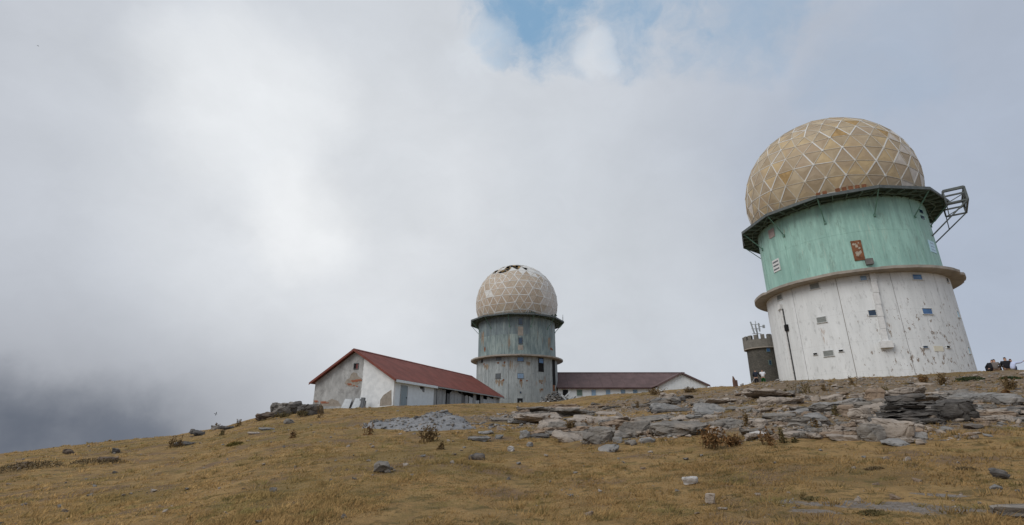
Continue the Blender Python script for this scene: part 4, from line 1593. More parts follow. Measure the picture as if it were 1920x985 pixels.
def make_rock(seed, L, W, H, kind):
    bm = bmesh.new()
    amp = .06 * min(L, W, H * 2.5) ** .8
    if kind == 'layered':
        r = random.Random(seed)
        n = 7
        z = -H * .34
        for k in range(n):
            h = H * r.uniform(.13, .27)
            f = 1 - .075 * k
            b2 = bmesh.new()
            hull_into(b2, seed * 10 + k, L * f * r.uniform(.80, 1.04), W * f, h, .75, 30, (L * r.uniform(-.08, .05), W * (.05 * k + r.uniform(-.05, .05)), z + h / 2), r.uniform(-.05, .05), .06, r.uniform(-.05, .05))
            rough(b2, amp * .75, 1.6, seed + k, 3, .012)
            me = bpy.data.meshes.new('t'); b2.to_mesh(me); b2.free()
            bm.from_mesh(me); bpy.data.meshes.remove(me)
            z += h * .80
    elif kind == 'slab':
        hull_into(bm, seed, L, W, H, .8, 40, (0, 0, H * .12), 0, .07, random.Random(seed).uniform(-.05, .05))
        rough(bm, amp, 1.5, seed, 3, .016)
    elif kind == 'tilt':
        hull_into(bm, seed, L, W, H * .75, .7, 30, (0, 0, H * .2), 0, .28, random.Random(seed).choice([-1, 1]) * .16)
        rough(bm, amp, 1.5, seed, 3)
    elif kind == 'round':
        hull_into(bm, seed, L, W, H * 1.35, .15, 44, (0, 0, H * .18))
        rough(bm, amp, 1.4, seed, 3)
    else:  # block
        hull_into(bm, seed, L, W, H * 1.25, .72, 26, (0, 0, H * .22), random.Random(seed).uniform(-.1, .1), .06, random.Random(seed).uniform(-.08, .08))
        rough(bm, amp, 1.5, seed, 3)
    bmesh.ops.recalc_face_normals(bm, faces=bm.faces)
    me = bpy.data.meshes.new('rock')
    bm.to_mesh(me); bm.free()
    return me


ROCKS = [
    # px centre, px base, px width, px height, shape, stone, depth factor, label
    (1714, 798, 150, 48, 'layered', 'dark', .42, 'largest dark grey rock, long and layered, below the white drum'),
    (1797, 791, 74, 39, 'round', 'dark', .7, 'dark rounded boulder touching the right end of the layered rock'),
    (1735, 756, 150, 17, 'slab', 'grey', .7, 'long grey slab lying behind the large layered rock'),
    (1678, 823, 74, 32, 'block', 'pale', .6, 'big pale beige block in front of the layered rock'),
    (1636, 829, 52, 28, 'round', 'grey', .6, 'rounded grey boulder left of the big beige block'),
    (1720, 806, 27, 12, 'slab', 'pale', .8, 'topmost pale slab of the little stack beside the beige block'),
    (1719, 815, 24, 9, 'slab', 'tan', .8, 'tan middle slab of the little stack beside the beige block'),
    (1724, 825, 28, 12, 'block', 'blue', .8, 'bluish bottom stone of the little stack beside the beige block'),
    (1641, 776, 52, 21, 'tilt', 'pale', .7, 'pale pointed rock tilted against the layered rock'),
    (1614, 787, 42, 18, 'block', 'pale', .7, 'pale block with dark hollow under it, left of the pointed rock'),
    (1643, 759, 38, 26, 'block', 'tan', .6, 'upright boulder tan on one side, above the pointed rock'),
    (1587, 779, 38, 18, 'round', 'tan', .7, 'smooth tan boulder left of the hollow pale block'),
    (1531, 795, 48, 22, 'tilt', 'blue', .8, 'tilted light grey slab with bright flat face amid the scree'),
    (1460, 785, 62, 11, 'slab', 'grey', .9, 'low grey slab in mid scree left of the tilted light slab'),
    (1500, 778, 32, 10, 'tilt', 'blue', .9, 'small light slab resting just above the tilted light slab'),
    (1582, 827, 62, 12, 'slab', 'pale', .6, 'long narrow pale slab left of the rounded grey boulder'),
    (1493, 800, 40, 9, 'slab', 'grey', .9, 'flat grey slab below the low scree slab'),
    (1500, 820, 66, 14, 'slab', 'pale', .7, 'broad flat pale slab near the foot of the scree'),
    (1421, 801, 36, 12, 'block', 'pale', .8, 'pale angular rock on the left of the scree'),
    (1421, 820, 32, 10, 'block', 'white', .8, 'whitish small block at the lower left of the scree'),
    (1562, 751, 46, 13, 'tilt', 'pale', .8, 'pale tilted rock with dark shaded underside near the top of scree'),
    (1600, 762, 34, 10, 'slab', 'grey', .8, 'grey slab just left of the upright tan boulder'),
    (1607, 745, 30, 8, 'slab', 'pale', .8, 'thin pale slab above the grey slab by the upright boulder'),
    (1656, 745, 26, 10, 'block', 'blue', .8, 'bluish stone topping the upright tan boulder from behind'),
    (1890, 761, 52, 19, 'round', 'blue', .8, 'smooth bluish grey boulder alone at the right edge of rocks'),
    (1858, 777, 94, 9, 'slab', 'grey', .8, 'long low grey ledge right of the dark rounded boulder'),
    (1878, 791, 110, 12, 'slab', 'grey', .7, 'lowest grey ledge along the right edge above the grass'),
    (1907, 773, 44, 12, 'slab', 'dark', .8, 'dark ledge under the smooth bluish boulder'),
    (1830, 768, 40, 8, 'slab', 'pale', .8, 'pale thin ledge right behind the dark rounded boulder'),
    (1734, 723, 32, 6, 'slab', 'pale', .8, 'pale flat stone near the brow under the white drum'),
    (1785, 760, 44, 9, 'slab', 'dark', .8, 'dark thin slab above the rounded boulder'),
    (1193, 820, 66, 25, 'block', 'grey', .6, 'grey block at the left end of the great central slab'),
    (1274, 819, 112, 31, 'slab', 'grey', .5, 'great thick grey slab in the middle with overhanging front'),
    (1123, 833, 66, 27, 'block', 'grey', .7, 'grey wedge shaped block right of a dark crack'),
    (1064, 830, 66, 20, 'tilt', 'pale', .7, 'pale grey block left of the dark crack'),
    (1040, 802, 70, 14, 'tilt', 'pale', .7, 'pale slab with grey shaded front left of the round tussock'),
    (1104, 793, 60, 12, 'tilt', 'pale', .8, 'pale flat slab right behind the round tussock'),
    (1252, 786, 140, 9, 'slab', 'grey', .5, 'very long thin slab just above the great central slab'),
    (1268, 772, 96, 8, 'slab', 'dark', .6, 'long dark thin ledge second above the great central slab'),
    (1303, 785, 32, 9, 'slab', 'blue', .8, 'dark bluish stone at the right end of the very long slab'),
    (1152, 777, 72, 6, 'slab', 'pale', .8, 'brownish pale thin slab midway up the central slope'),
    (1075, 768, 76, 8, 'slab', 'pale', .8, 'pale grey streak of slab below the rubble heap'),
    (1340, 777, 84, 15, 'tilt', 'blue', .9, 'large smooth light slab lying open at centre right'),
    (1142, 848, 42, 12, 'tilt', 'blue', .9, 'bluish flat stone in grass below the wedge block'),
    (1158, 832, 20, 10, 'block', 'blue', .8, 'light stone leaning under the wedge block end'),
    (1182, 835, 24, 9, 'block', 'grey', .8, 'grey stone in front of the left end block'),
    (1214, 831, 30, 9, 'slab', 'blue', .8, 'bluish slab under the front of the left end block'),
    (1011, 822, 44, 9, 'slab', 'dark', .8, 'dark flat slab left of the pale grey block'),
    (1342, 818, 26, 14, 'round', 'pale', .8, 'pale round stone by the big dry bush'),
    (1350, 803, 44, 12, 'block', 'grey', .8, 'grey rock just above the big dry bush'),
    (1253, 749, 34, 10, 'block', 'pale', .8, 'pale boulder under the gabled wing'),
    (1385, 770, 50, 8, 'slab', 'grey', .9, 'grey slab flush with scree below the stone tower'),
    (1420, 765, 36, 7, 'slab', 'pale', .9, 'thin pale slab in the upper scree below the stone tower'),
    (1478, 757, 34, 11, 'tilt', 'pale', .8, 'pale tilted stone in the upper scree under the white drum corner'),
    (897, 828, 44, 10, 'slab', 'blue', .7, 'flat bluish slab in grass right of the gravel heap'),
    (911, 815, 30, 7, 'slab', 'blue', .7, 'smaller bluish slab just above the flat one'),
    (936, 824, 18, 7, 'block', 'blue', .8, 'small blue stone right of the flat slabs'),
    (984, 824, 20, 13, 'round', 'blue', .8, 'round bluish stone before the dark flat slab'),
    (952, 790, 66, 8, 'slab', 'grey', .7, 'grey ledge below the grey tower'),
    (985, 783, 40, 6, 'slab', 'dark', .7, 'dark thin ledge below the grey tower'),
    (958, 847, 14, 9, 'block', 'white', .8, 'white stone alone in grass below centre'),
    (994, 838, 14, 8, 'round', 'blue', .8, 'blue grey stone right of the lone white one'),
    (716, 888, 38, 17, 'block', 'grey', .8, 'squarish grey rock alone in the left grass'),
    (892, 863, 30, 6, 'slab', 'dark', .7, 'dark flat stone in the middle of the grass'),
    (497, 788, 34, 17, 'tilt', 'brown', .8, 'brown sloping rock at the left foot of the ridge rocks'),
    (531, 780, 48, 22, 'block', 'grey', .8, 'largest rock of the ridge rocks left of the house'),
    (555, 776, 20, 19, 'block', 'dark', .8, 'dark upright rock in the middle of the ridge rocks'),
    (570, 776, 26, 15, 'block', 'dark', .8, 'dark rock between the upright rock and the house'),
    (589, 778, 34, 18, 'round', 'dark', .8, 'dark rock against the house gable corner'),
    (541, 795, 20, 8, 'round', 'grey', .8, 'grey stone below the ridge rocks'),
    (500, 807, 28, 6, 'slab', 'blue', .8, 'flat bluish slab below the brown sloping rock'),
    (474, 815, 22, 6, 'slab', 'pale', .8, 'pale flat stone left of the bluish slab on the left slope'),
    (369, 818, 28, 12, 'tilt', 'dark', .8, 'dark rock on the left skyline'),
    (424, 806, 26, 8, 'slab', 'dark', .8, 'dark low rock on the skyline nearer the ridge rocks'),
    (403, 807, 16, 7, 'block', 'grey', .8, 'small grey rock between two dark skyline rocks'),
    (345, 836, 36, 7, 'slab', 'dark', .8, 'dark flat rock behind dry sprigs on the left slope'),
    (205, 866, 40, 10, 'slab', 'brown', .8, 'low brown rock in the grass at far left'),
    (216, 850, 16, 7, 'block', 'dark', .8, 'small dark rock on the far left slope'),
    (128, 852, 20, 7, 'block', 'brown', .8, 'small brown rock close to the far left brow'),
    (44, 878, 34, 10, 'tilt', 'brown', .8, 'brown rock among heath at the left edge'),
    (1295, 910, 28, 7, 'slab', 'white', .7, 'bright white flat stone in foreground grass'),
    (1332, 946, 22, 10, 'block', 'pale', .8, 'pale stone low in the foreground'),
    (1878, 900, 36, 18, 'tilt', 'dark', .8, 'dark pointed rock in the right foreground grass'),
    (1901, 972, 78, 15, 'slab', 'grey', .6, 'grey slab at the bottom right corner'),
    (1826, 805, 34, 8, 'slab', 'dark', .7, 'dark stone in the grass below the right ledges'),
    (1748, 810, 18, 9, 'block', 'pale', .8, 'pale stone in the grass right of the little stack'),
    (1680, 838, 50, 10, 'tilt', 'blue', .8, 'flat light slab in grass below the beige block'),
    (1727, 835, 16, 9, 'block', 'pale', .8, 'pale stone below the little stack'),
    (1703, 832, 26, 7, 'slab', 'pale', .8, 'pale slab between beige block and little stack'),
]


def place_rock(i, px, pb, w, h, kind, stone, df, label):
    p = at(px, pb)
    d = to_px(*p)[2]
    az = math.atan2(p.x, p.y)
    L = w / FPX * d * math.cos(az * .5)
    H = max(h / FPX * d * 1.05, .12)
    W = max(L * df, H * .9)
    if kind in ('slab', 'tilt'):
        H = max(H * .9, .14)
    me = make_rock(100 + i, L, W, H, kind)
    me.materials.append(ROCK[stone])
    o = link('boulder' if kind == 'round' else 'rock', me)
    c = Vector((p.x, p.y)) * (1 + W * .42 / max(p.xy.length, 1))
    o.location = (c.x, c.y, p.z + .30 * H)
    # dip with the slope
    o.rotation_euler = (.05, 0, -az + random.Random(i).uniform(-.12, .12))
    tag(o, label, 'rock', 'rocks of the outcrop and slope')


for i, a in enumerate(ROCKS):
    place_rock(i, *a)


# ------------------------------------------------------------------ loose stones
def pebble_meshes(n, seed, rough_=True):
    out = []
    for k in range(n):
        bm = bmesh.new()
        r = random.Random(seed + k)
        hull_into(bm, seed + k, 1, r.uniform(.55, .95), r.uniform(.35, .7), .45, 11)
        bmesh.ops.recalc_face_normals(bm, faces=bm.faces)
        me = bpy.data.meshes.new('stone')
        bm.to_mesh(me); bm.free()
        out.append(me)
    return out


def name_by_landmark(made, noun, cat, group):
    """say which one is which: by colour, by the landmark it lies nearest to and on which side of it"""
    marks = [('gravel heap', 800, 795), ('largest dry bush', 1338, 830), ('great central slab', 1274, 805), ('dark layered rock', 1714, 780), ('big beige block', 1678, 815),
             ('lone white stone', 958, 843), ('squarish grey rock', 716, 880), ('bright white flat stone', 1295, 907), ('dark pointed rock', 1878, 890), ('tilted light slab', 1531, 785),
             ('wedge shaped block', 1123, 820), ('round brown tussock', 1070, 798), ('smooth bluish boulder', 1890, 752), ('wide green cushion plant', 1818, 708), ('two olive tufts', 1505, 730),
             ('house corner', 600, 765), ('grey tower foot', 975, 757), ('gabled wing', 1280, 728), ('marker post', 1378, 714), ('spiky bush', 802, 820), ('ridge rocks', 540, 775),
             ('greenish tussock', 440, 830), ('low brown rock', 205, 862), ('reddish dry plant', 1442, 825), ('large open light slab', 1340, 770), ('bare grey soil', 1620, 945),
             ('dark flat stone', 892, 861), ('flat bluish slab', 897, 824), ('vertical duct foot', 1660, 705), ('long narrow pale slab', 1582, 822), ('bottom right slab', 1901, 965), ('door of the house', 758, 762)]
    shade = {'pale': 'pale', 'grey': 'grey', 'tan': 'tan', 'blue': 'blue grey'}
    nth = ['nearest', 'second nearest', 'third nearest', 'fourth nearest', 'fifth nearest', 'sixth nearest', 'seventh nearest', 'eighth nearest', 'ninth nearest', 'tenth nearest', 'eleventh nearest', 'twelfth nearest']
    bins = {}
    for o, k, X, Y, wpx in made:
        m = min(marks, key=lambda q: (q[1] - X) ** 2 + 6 * (q[2] - Y) ** 2)
        dx, dy = X - m[1], (Y - m[2]) * 2.4
        side = ('right of' if dx > 0 else 'left of') if abs(dx) > abs(dy) else ('below' if dy > 0 else 'above')
        bins.setdefault((k, m[0], side), []).append((dx * dx + dy * dy, o))
    for (k, m, side), lst in bins.items():
        lst.sort(key=lambda q: q[0])
        for i, (_, o) in enumerate(lst):
            if len(lst) == 1:
                w = 'only ' + noun % shade[k] + ' lying %s the %s' % (side, m)
            else:
                w = nth[min(i, 11)] + ' ' + noun % shade[k] + ' %s the %s' % (side, m)
            tag(o, w, cat, group)


def loose_stones():
    r = random.Random(21)
    base = {}
    kinds = ['pale', 'grey', 'tan', 'blue']
    for k in kinds:
        base[k] = pebble_meshes(7, 300 + 10 * kinds.index(k))
        for me in base[k]:
            me.materials.append(ROCK[k])
    cnt, tries, made = 0, 0, []
    while cnt < 300 and tries < 20000:
        tries += 1
        rad = math.exp(r.uniform(math.log(7), math.log(52)))
        az = R_(r.uniform(-45, 46))
        x, y = rad * math.sin(az), rad * math.cos(az)
        s = float(scree_at(x, y))
        X, Y, d = to_px(x, y, tz(x, y))
        if not (0 < X < 1920 and Y < 985):
            continue
        if r.random() > (.34 if s < .2 else .15 + .5 * s) * (1.0 if rad > 10 else .6):
            continue
        size = (r.uniform(.16, .50) * min(1, rad / 24) if s > .3 else r.uniform(.045, .125) * (1 + rad * .025))
        k = r.choices(kinds, (6, 3, 2, 3))[0]
        o = link('loose_stone', r.choice(base[k]))
        sz = size
        o.scale = (sz, sz, sz * r.uniform(.7, 1.1))
        o.rotation_euler = (r.uniform(-.3, .3), r.uniform(-.3, .3), r.uniform(0, 6.28))
        o.location = (x, y, tz(x, y) + sz * .12)
        made.append((o, k, X, Y, sz / d * FPX))
        cnt += 1

    name_by_landmark(made, 'loose %s stone', 'stone', 'loose stones on the slope')


loose_stones()


def bedrock_ledges():
    r = random.Random(77)
    base = {}
    kinds = ['grey', 'pale', 'blue', 'tan']
    for k in kinds:
        base[k] = []
        for j in range(6):
            me = make_rock(500 + 10 * kinds.index(k) + j, 2.0, 1.1, .42, 'slab' if j % 3 else 'tilt')
            me.materials.append(ROCK[k])
            base[k].append(me)
    up = lambda px: np.interp(px, [960, 1100, 1300, 1500, 1700, 1920], [775, 758, 742, 738, 736, 738])
    lo = lambda px: np.interp(px, [960, 1050, 1150, 1300, 1420, 1560, 1700, 1800, 1920], [795, 822, 836, 818, 828, 826, 800, 790, 794])
    made = []
    for i in range(190):
        px = r.uniform(970, 1920)
        u, l = float(up(px)), float(lo(px))
        py = u + (l - u) * r.random() ** .8
        p = at(px, py)
        d = to_px(*p)[2]
        k = r.choices(kinds, (5, 5, 2, 2))[0]
        me = r.choice(base[k])
        o = link('rock', me)
        w = r.uniform(34, 96) if r.random() < .42 else r.uniform(12, 34)
        sx = w / FPX * d / 2.0
        o.scale = (sx, max(.35, sx * r.uniform(.8, 1.4)), max(.38, min(1.0, sx * r.uniform(.7, 1.1))))
        az = math.atan2(p.x, p.y)
        o.rotation_euler = (r.uniform(.0, .12), r.uniform(-.07, .07), -az + r.uniform(-.35, .35) + (math.pi if r.random() < .5 else 0))
        o.location = (p.x, p.y, p.z + .03 * o.scale[2])
        made.append((o, k, px, py, w))
    name_by_landmark(made, 'flat %s slab', 'rock', 'flat slabs of the bedrock ledges')


bedrock_ledges()


def stone_mass(name, pts, sizes, seed, mats, weights, kind, label, parent=None, flat=.55):
    """many tiny angular stones as one mesh"""
    rs = np.random.RandomState(seed)
    protos = pebble_meshes(10, 700 + seed)
    V, F, MI = [], [], []
    off = 0
    data = []
    for me in protos:
        me.calc_loop_triangles()
        v = np.array([tuple(q.co) for q in me.vertices]); f = np.array([tuple(t.vertices) for t in me.loop_triangles])
        data.append((v, f))
    for p, s in zip(pts, sizes):
        v, f = data[rs.randint(len(data))]
        a = rs.uniform(0, 6.28); ca, sa = math.cos(a), math.sin(a)
        q = v * np.array([s, s, s * rs.uniform(.6, 1.1)])
        q = np.stack([q[:, 0] * ca - q[:, 1] * sa, q[:, 0] * sa + q[:, 1] * ca, q[:, 2] + q[:, 0] * rs.uniform(-.3, .3)], 1) + np.array(p)
        V.append(q); F.append(f + off); off += len(v)
        MI.append(np.full(len(f), rs.choice(len(mats), p=weights)))
    for me in protos:
        bpy.data.meshes.remove(me)
    me = np_mesh(name, np.concatenate(V), np.concatenate(F).ravel(), 3, mats[0])
    for m_ in mats[1:]:
        me.materials.append(m_)
    me.polygons.foreach_set('material_index', np.concatenate(MI).astype(np.int32))
    o = link(name, me, parent)
    tag(o, label, None, None, kind)
    return o


def scree_field():
    rs = np.random.RandomState(5)
    n = 90000
    rad = np.exp(rs.uniform(math.log(9), math.log(60), n)); az = np.radians(rs.uniform(-30, 50, n))
    x, y = rad * np.sin(az), rad * np.cos(az)
    m = scree_at(x, y) - .12 + 1.5 * vnoise(x, y, 1.7, 8) + .5 * vnoise(x, y, .6, 9)
    keep = (m > .35) & (scree_at(x, y) > .15) & (rs.rand(n) < np.clip(m, 0, 1) * .22)
    x, y = x[keep], y[keep]
    z = terrain(x, y)
    s = .05 + .20 * rs.rand(len(x)) ** 3 + .0012 * np.hypot(x, y)
    stone_mass('scree', np.stack([x, y, z + s * .1], 1), s, 1, [ROCK['pale'], ROCK['grey'], ROCK['tan'], ROCK['blue']], [.36, .26, .26, .12], 'stuff',
               'carpet of small broken stones spread over the upper slope')
    # thin sprinkle over the grass
    n = 26000
    rad = np.exp(rs.uniform(math.log(5), math.log(50), n)); az = np.radians(rs.uniform(-50, 50, n))
    x, y = rad * np.sin(az), rad * np.cos(az)
    m = .15 + .8 * vnoise(x, y, 3.1, 12) + .4 * bare_at(x, y)
    keep = rs.rand(n) < np.clip(m, 0, 1) * .35
    x, y = x[keep], y[keep]
    z = terrain(x, y)
    s = .010 + .034 * rs.rand(len(x)) ** 3 + .0010 * np.hypot(x, y)
    stone_mass('gravel', np.stack([x, y, z + s * .1], 1), s, 2, [ROCK['pale'], ROCK['grey'], ROCK['tan'], ROCK['blue']], [.4, .25, .2, .15], 'stuff',
               'thin sprinkle of gravel between the grass tufts')


scree_field()


def heaps():
    # grey gravel heap on the grass in front of the house
    rs = np.random.RandomState(17)
    c = at(806, 800)
    c0 = c.copy()
    root = thing('gravel_heap', 'low grey heap of gravel in front of the red roofed house', 'gravel heap', tuple(c), -math.atan2(c.x, c.y))
    rx, ry, h = 3.1, 3.4, .62
    hr = -math.atan2(c.x, c.y)
    hc, hs = math.cos(hr), math.sin(hr)
    nu, nv = 48, 14
    V, F = [(0, 0, h - .06)], []

    def hz(u, v):
        k = max(0, 1 - math.hypot(u / rx, v / ry) * (1 + .9 * (mnoise.noise(Vector((u * .7, v * .55, 9))) + .12)))
        k = min(k, max(0, 2.2 * (1 - math.hypot(u / rx, v / ry))))
        ir = mnoise.noise(Vector((u * .9, v * .9, 4)))
        return h * (k ** .9) * (1 + .6 * ir) - (.10 if k < .02 else .04) + tz(c0.x + u * hc - v * hs, c0.y + u * hs + v * hc) - c0.z
    for j in range(1, nv + 1):
        for i in range(nu):
            a = 2 * math.pi * i / nu
            u, v = rx * j / nv * math.cos(a), ry * j / nv * math.sin(a)
            V.append((u, v, hz(u, v)))
    F += [(0, 1 + i, 1 + (i + 1) % nu) for i in range(nu)]
    for j in range(nv - 1):
        for i in range(nu):
            a = 1 + j * nu + i; b = 1 + j * nu + (i + 1) % nu
            F.append((a, a + nu, b + nu, b))
    mb = MB(); mb.add(V, F)
    mb.build('mound', simple('grey_gravel_dust', (.225, .225, .228), .95, .3, 5, .8), root)
    P, Sz = [], []
    for _ in range(1500):
        a, k = rs.uniform(0, 6.28), rs.rand() ** .6 * 1.3
        u, v = rx * k * math.cos(a), ry * k * math.sin(a)
        P.append((u, v, hz(u, v) + .02)); Sz.append(.04 + .30 * rs.rand() ** 6)
    o = stone_mass('gravel_stones', P, Sz, 3, [ROCK['grey'], ROCK['blue'], ROCK['pale'], ROCK['dark']], [.45, .35, .12, .08], 'stuff', None, root)
    # rubble heap beside the grey tower
    c = Vector((7.0 * 1.02, 76.0, 0))
    v = ray(1042, 752)
    c.x = 76 * v.x / v.y
    c.z = CAM_Z + 76 * v.z / v.y
    zg = tz(c.x, c.y)
    root = thing('rubble_heap', 'heap of broken pale rubble at the foot of the grey tower', 'rubble heap', (c.x, c.y, zg))
    P, Sz = [], []
    hh = c.z - zg + 1.35
    for _ in range(700):
        a, k = rs.uniform(0, 6.28), rs.rand() ** .6
        u, v = 2.9 * k * math.cos(a), 1.8 * k * math.sin(a)
        P.append((u, v, hh * (1 - k ** 1.6) * rs.uniform(.55, 1))); Sz.append(.16 + .42 * rs.rand() ** 2)
    stone_mass('rubble', P, Sz, 4, [ROCK['blue'], ROCK['white'], ROCK['dark'], ROCK['grey']], [.35, .2, .2, .25], 'stuff', None, root)
    rr = random.Random(2)
    for k in range(9):
        mb = MB()
        a = Vector((rr.uniform(-2.4, 2.2), rr.uniform(-1.6, -.4), hh * rr.uniform(.2, .6)))
        mb.bar(a, a + Vector((rr.uniform(-.9, .9), rr.uniform(-.2, .2), rr.uniform(.2, .9))), .12, .16)
        mb.build('broken_beam', rr.choice([M['board_white'], M['board_dark'], M['board_white']]), root)


heaps()


# ------------------------------------------------------------------ grass
def grass_field():
    rs = np.random.RandomState(2)
    n = 150000
    rad = np.exp(rs.uniform(math.log(4.2), math.log(66), n)); az = np.radians(rs.uniform(-52, 51, n))
    x, y = rad * np.sin(az), rad * np.cos(az)
    sc = scree_at(x, y) + .9 * vnoise(x, y, 1.3, 5)
    ba = bare_at(x, y) + 1.5 * vnoise(x, y, .8, 6)
    patch = .55 + 1.3 * vnoise(x, y, 2.6, 7) + .8 * vnoise(x, y, .7, 10)
    pr = np.clip(patch, .05, 1) * np.clip(1.25 - 1.1 * np.clip(sc, 0, 1), .28, 1) * np.clip(1.2 - 2.2 * np.clip(ba, 0, 1), .03, 1)
    keep = rs.rand(n) < pr
    x, y, rad = x[keep], y[keep], rad[keep]
    n = len(x)
    B = 5
    x = np.repeat(x, B) + rs.normal(0, .05, n * B); y = np.repeat(y, B) + rs.normal(0, .05, n * B)
    rad = np.repeat(rad, B)
    z = terrain(x, y) - .01
    tall = np.repeat(rs.rand(n), B)
    clump = np.clip(.25 + 2.2 * vnoise(x, y, .55, 14) + 1.6 * vnoise(x, y, 1.9, 15), 0, 1.3)
    h = (.016 + .05 * tall * rs.rand(n * B) * (.45 + .55 * clump) + .022 * clump ** 2 * rs.rand(n * B)) * (1 + rad * .006)
    w = .006 + .0007 * rad
    a = rs.uniform(0, 2 * np.pi, n * B)
    dx, dy = np.cos(a) * w, np.sin(a) * w
    lx, ly = rs.normal(0, .45, n * B) * h + .25 * h, rs.normal(0, .45, n * B) * h
    # scattered tussocks of longer blades
    m = 5200
    trd = np.exp(rs.uniform(math.log(5), math.log(48), m)); taz = np.radians(rs.uniform(-50, 50, m))
    tx, ty = trd * np.sin(taz), trd * np.cos(taz)
    kp = rs.rand(m) < np.clip(.25 + 1.6 * vnoise(tx, ty, 2.2, 21) + .8 * vnoise(tx, ty, .9, 22), .03, 1)
    tx, ty, trd = tx[kp], ty[kp], trd[kp]
    Q = 26
    sz = np.repeat(rs.uniform(.5, 1.25, len(tx)), Q)
    bx = np.repeat(tx, Q) + rs.normal(0, .07, len(tx) * Q) * sz; by = np.repeat(ty, Q) + rs.normal(0, .055, len(tx) * Q) * sz
    br = np.repeat(trd, Q)
    bh = (.03 + .085 * rs.rand(len(bx))) * sz * (1 + br * .006)
    bw = .004 + .0006 * br
    ba_ = rs.uniform(0, 2 * np.pi, len(bx))
    blx = np.repeat(rs.normal(.25, .25, len(tx)), Q) * bh + (bx - np.repeat(tx, Q)) * .7 + rs.normal(0, .25, len(bx)) * bh
    bly = (by - np.repeat(ty, Q)) * .7 + rs.normal(0, .25, len(bx)) * bh
    x, y, rad = np.concatenate([x, bx]), np.concatenate([y, by]), np.concatenate([rad, br])
    h, dx, dy = np.concatenate([h, bh]), np.concatenate([dx, np.cos(ba_) * bw]), np.concatenate([dy, np.sin(ba_) * bw])
    lx, ly = np.concatenate([lx, blx]), np.concatenate([ly, bly])
    z = terrain(x, y) - .01
    n, B = len(x), 1
    V = np.empty((n * B, 3, 3))
    V[:, 0] = np.stack([x - dx, y - dy, z], 1)
    V[:, 1] = np.stack([x + dx, y + dy, z], 1)
    V[:, 2] = np.stack([x + lx, y + ly, z + h], 1)
    me = np_mesh('dry_grass', V.reshape(-1, 3), np.arange(n * B * 3), 3, M['grass'])
    tag(link('dry_grass', me), 'short golden dry grass covering the hillside', None, None, 'stuff')


grass_field()


# ------------------------------------------------------------------ dry plants
def m_plant(name, a, b):
    m, N = mat(name)
    p = N.obj()
    c = N.mix(N.rng(N.noise(p, 6, 3, .6), .35, .65), a, b)
    N.out(c, .85, spec=.15)
    return m


PL = dict(dry=m_plant('dead_brown_stems', (.115, .075, .035, 1), (.21, .145, .07, 1)),
          olive=m_plant('olive_dry_stems', (.095, .078, .035, 1), (.17, .135, .06, 1)),
          rust=m_plant('rusty_dry_leaves', (.13, .07, .03, 1), (.235, .13, .055, 1)),
          green=m_plant('dark_green_cushion_leaves', (.018, .032, .012, 1), (.05, .07, .025, 1)),
          heath=m_plant('brown_heath_leaves', (.135, .10, .056, 1), (.20, .145, .075, 1)),
          gold=m_plant('golden_tussock_blades', (.19, .145, .04, 1), (.13, .11, .03, 1)))

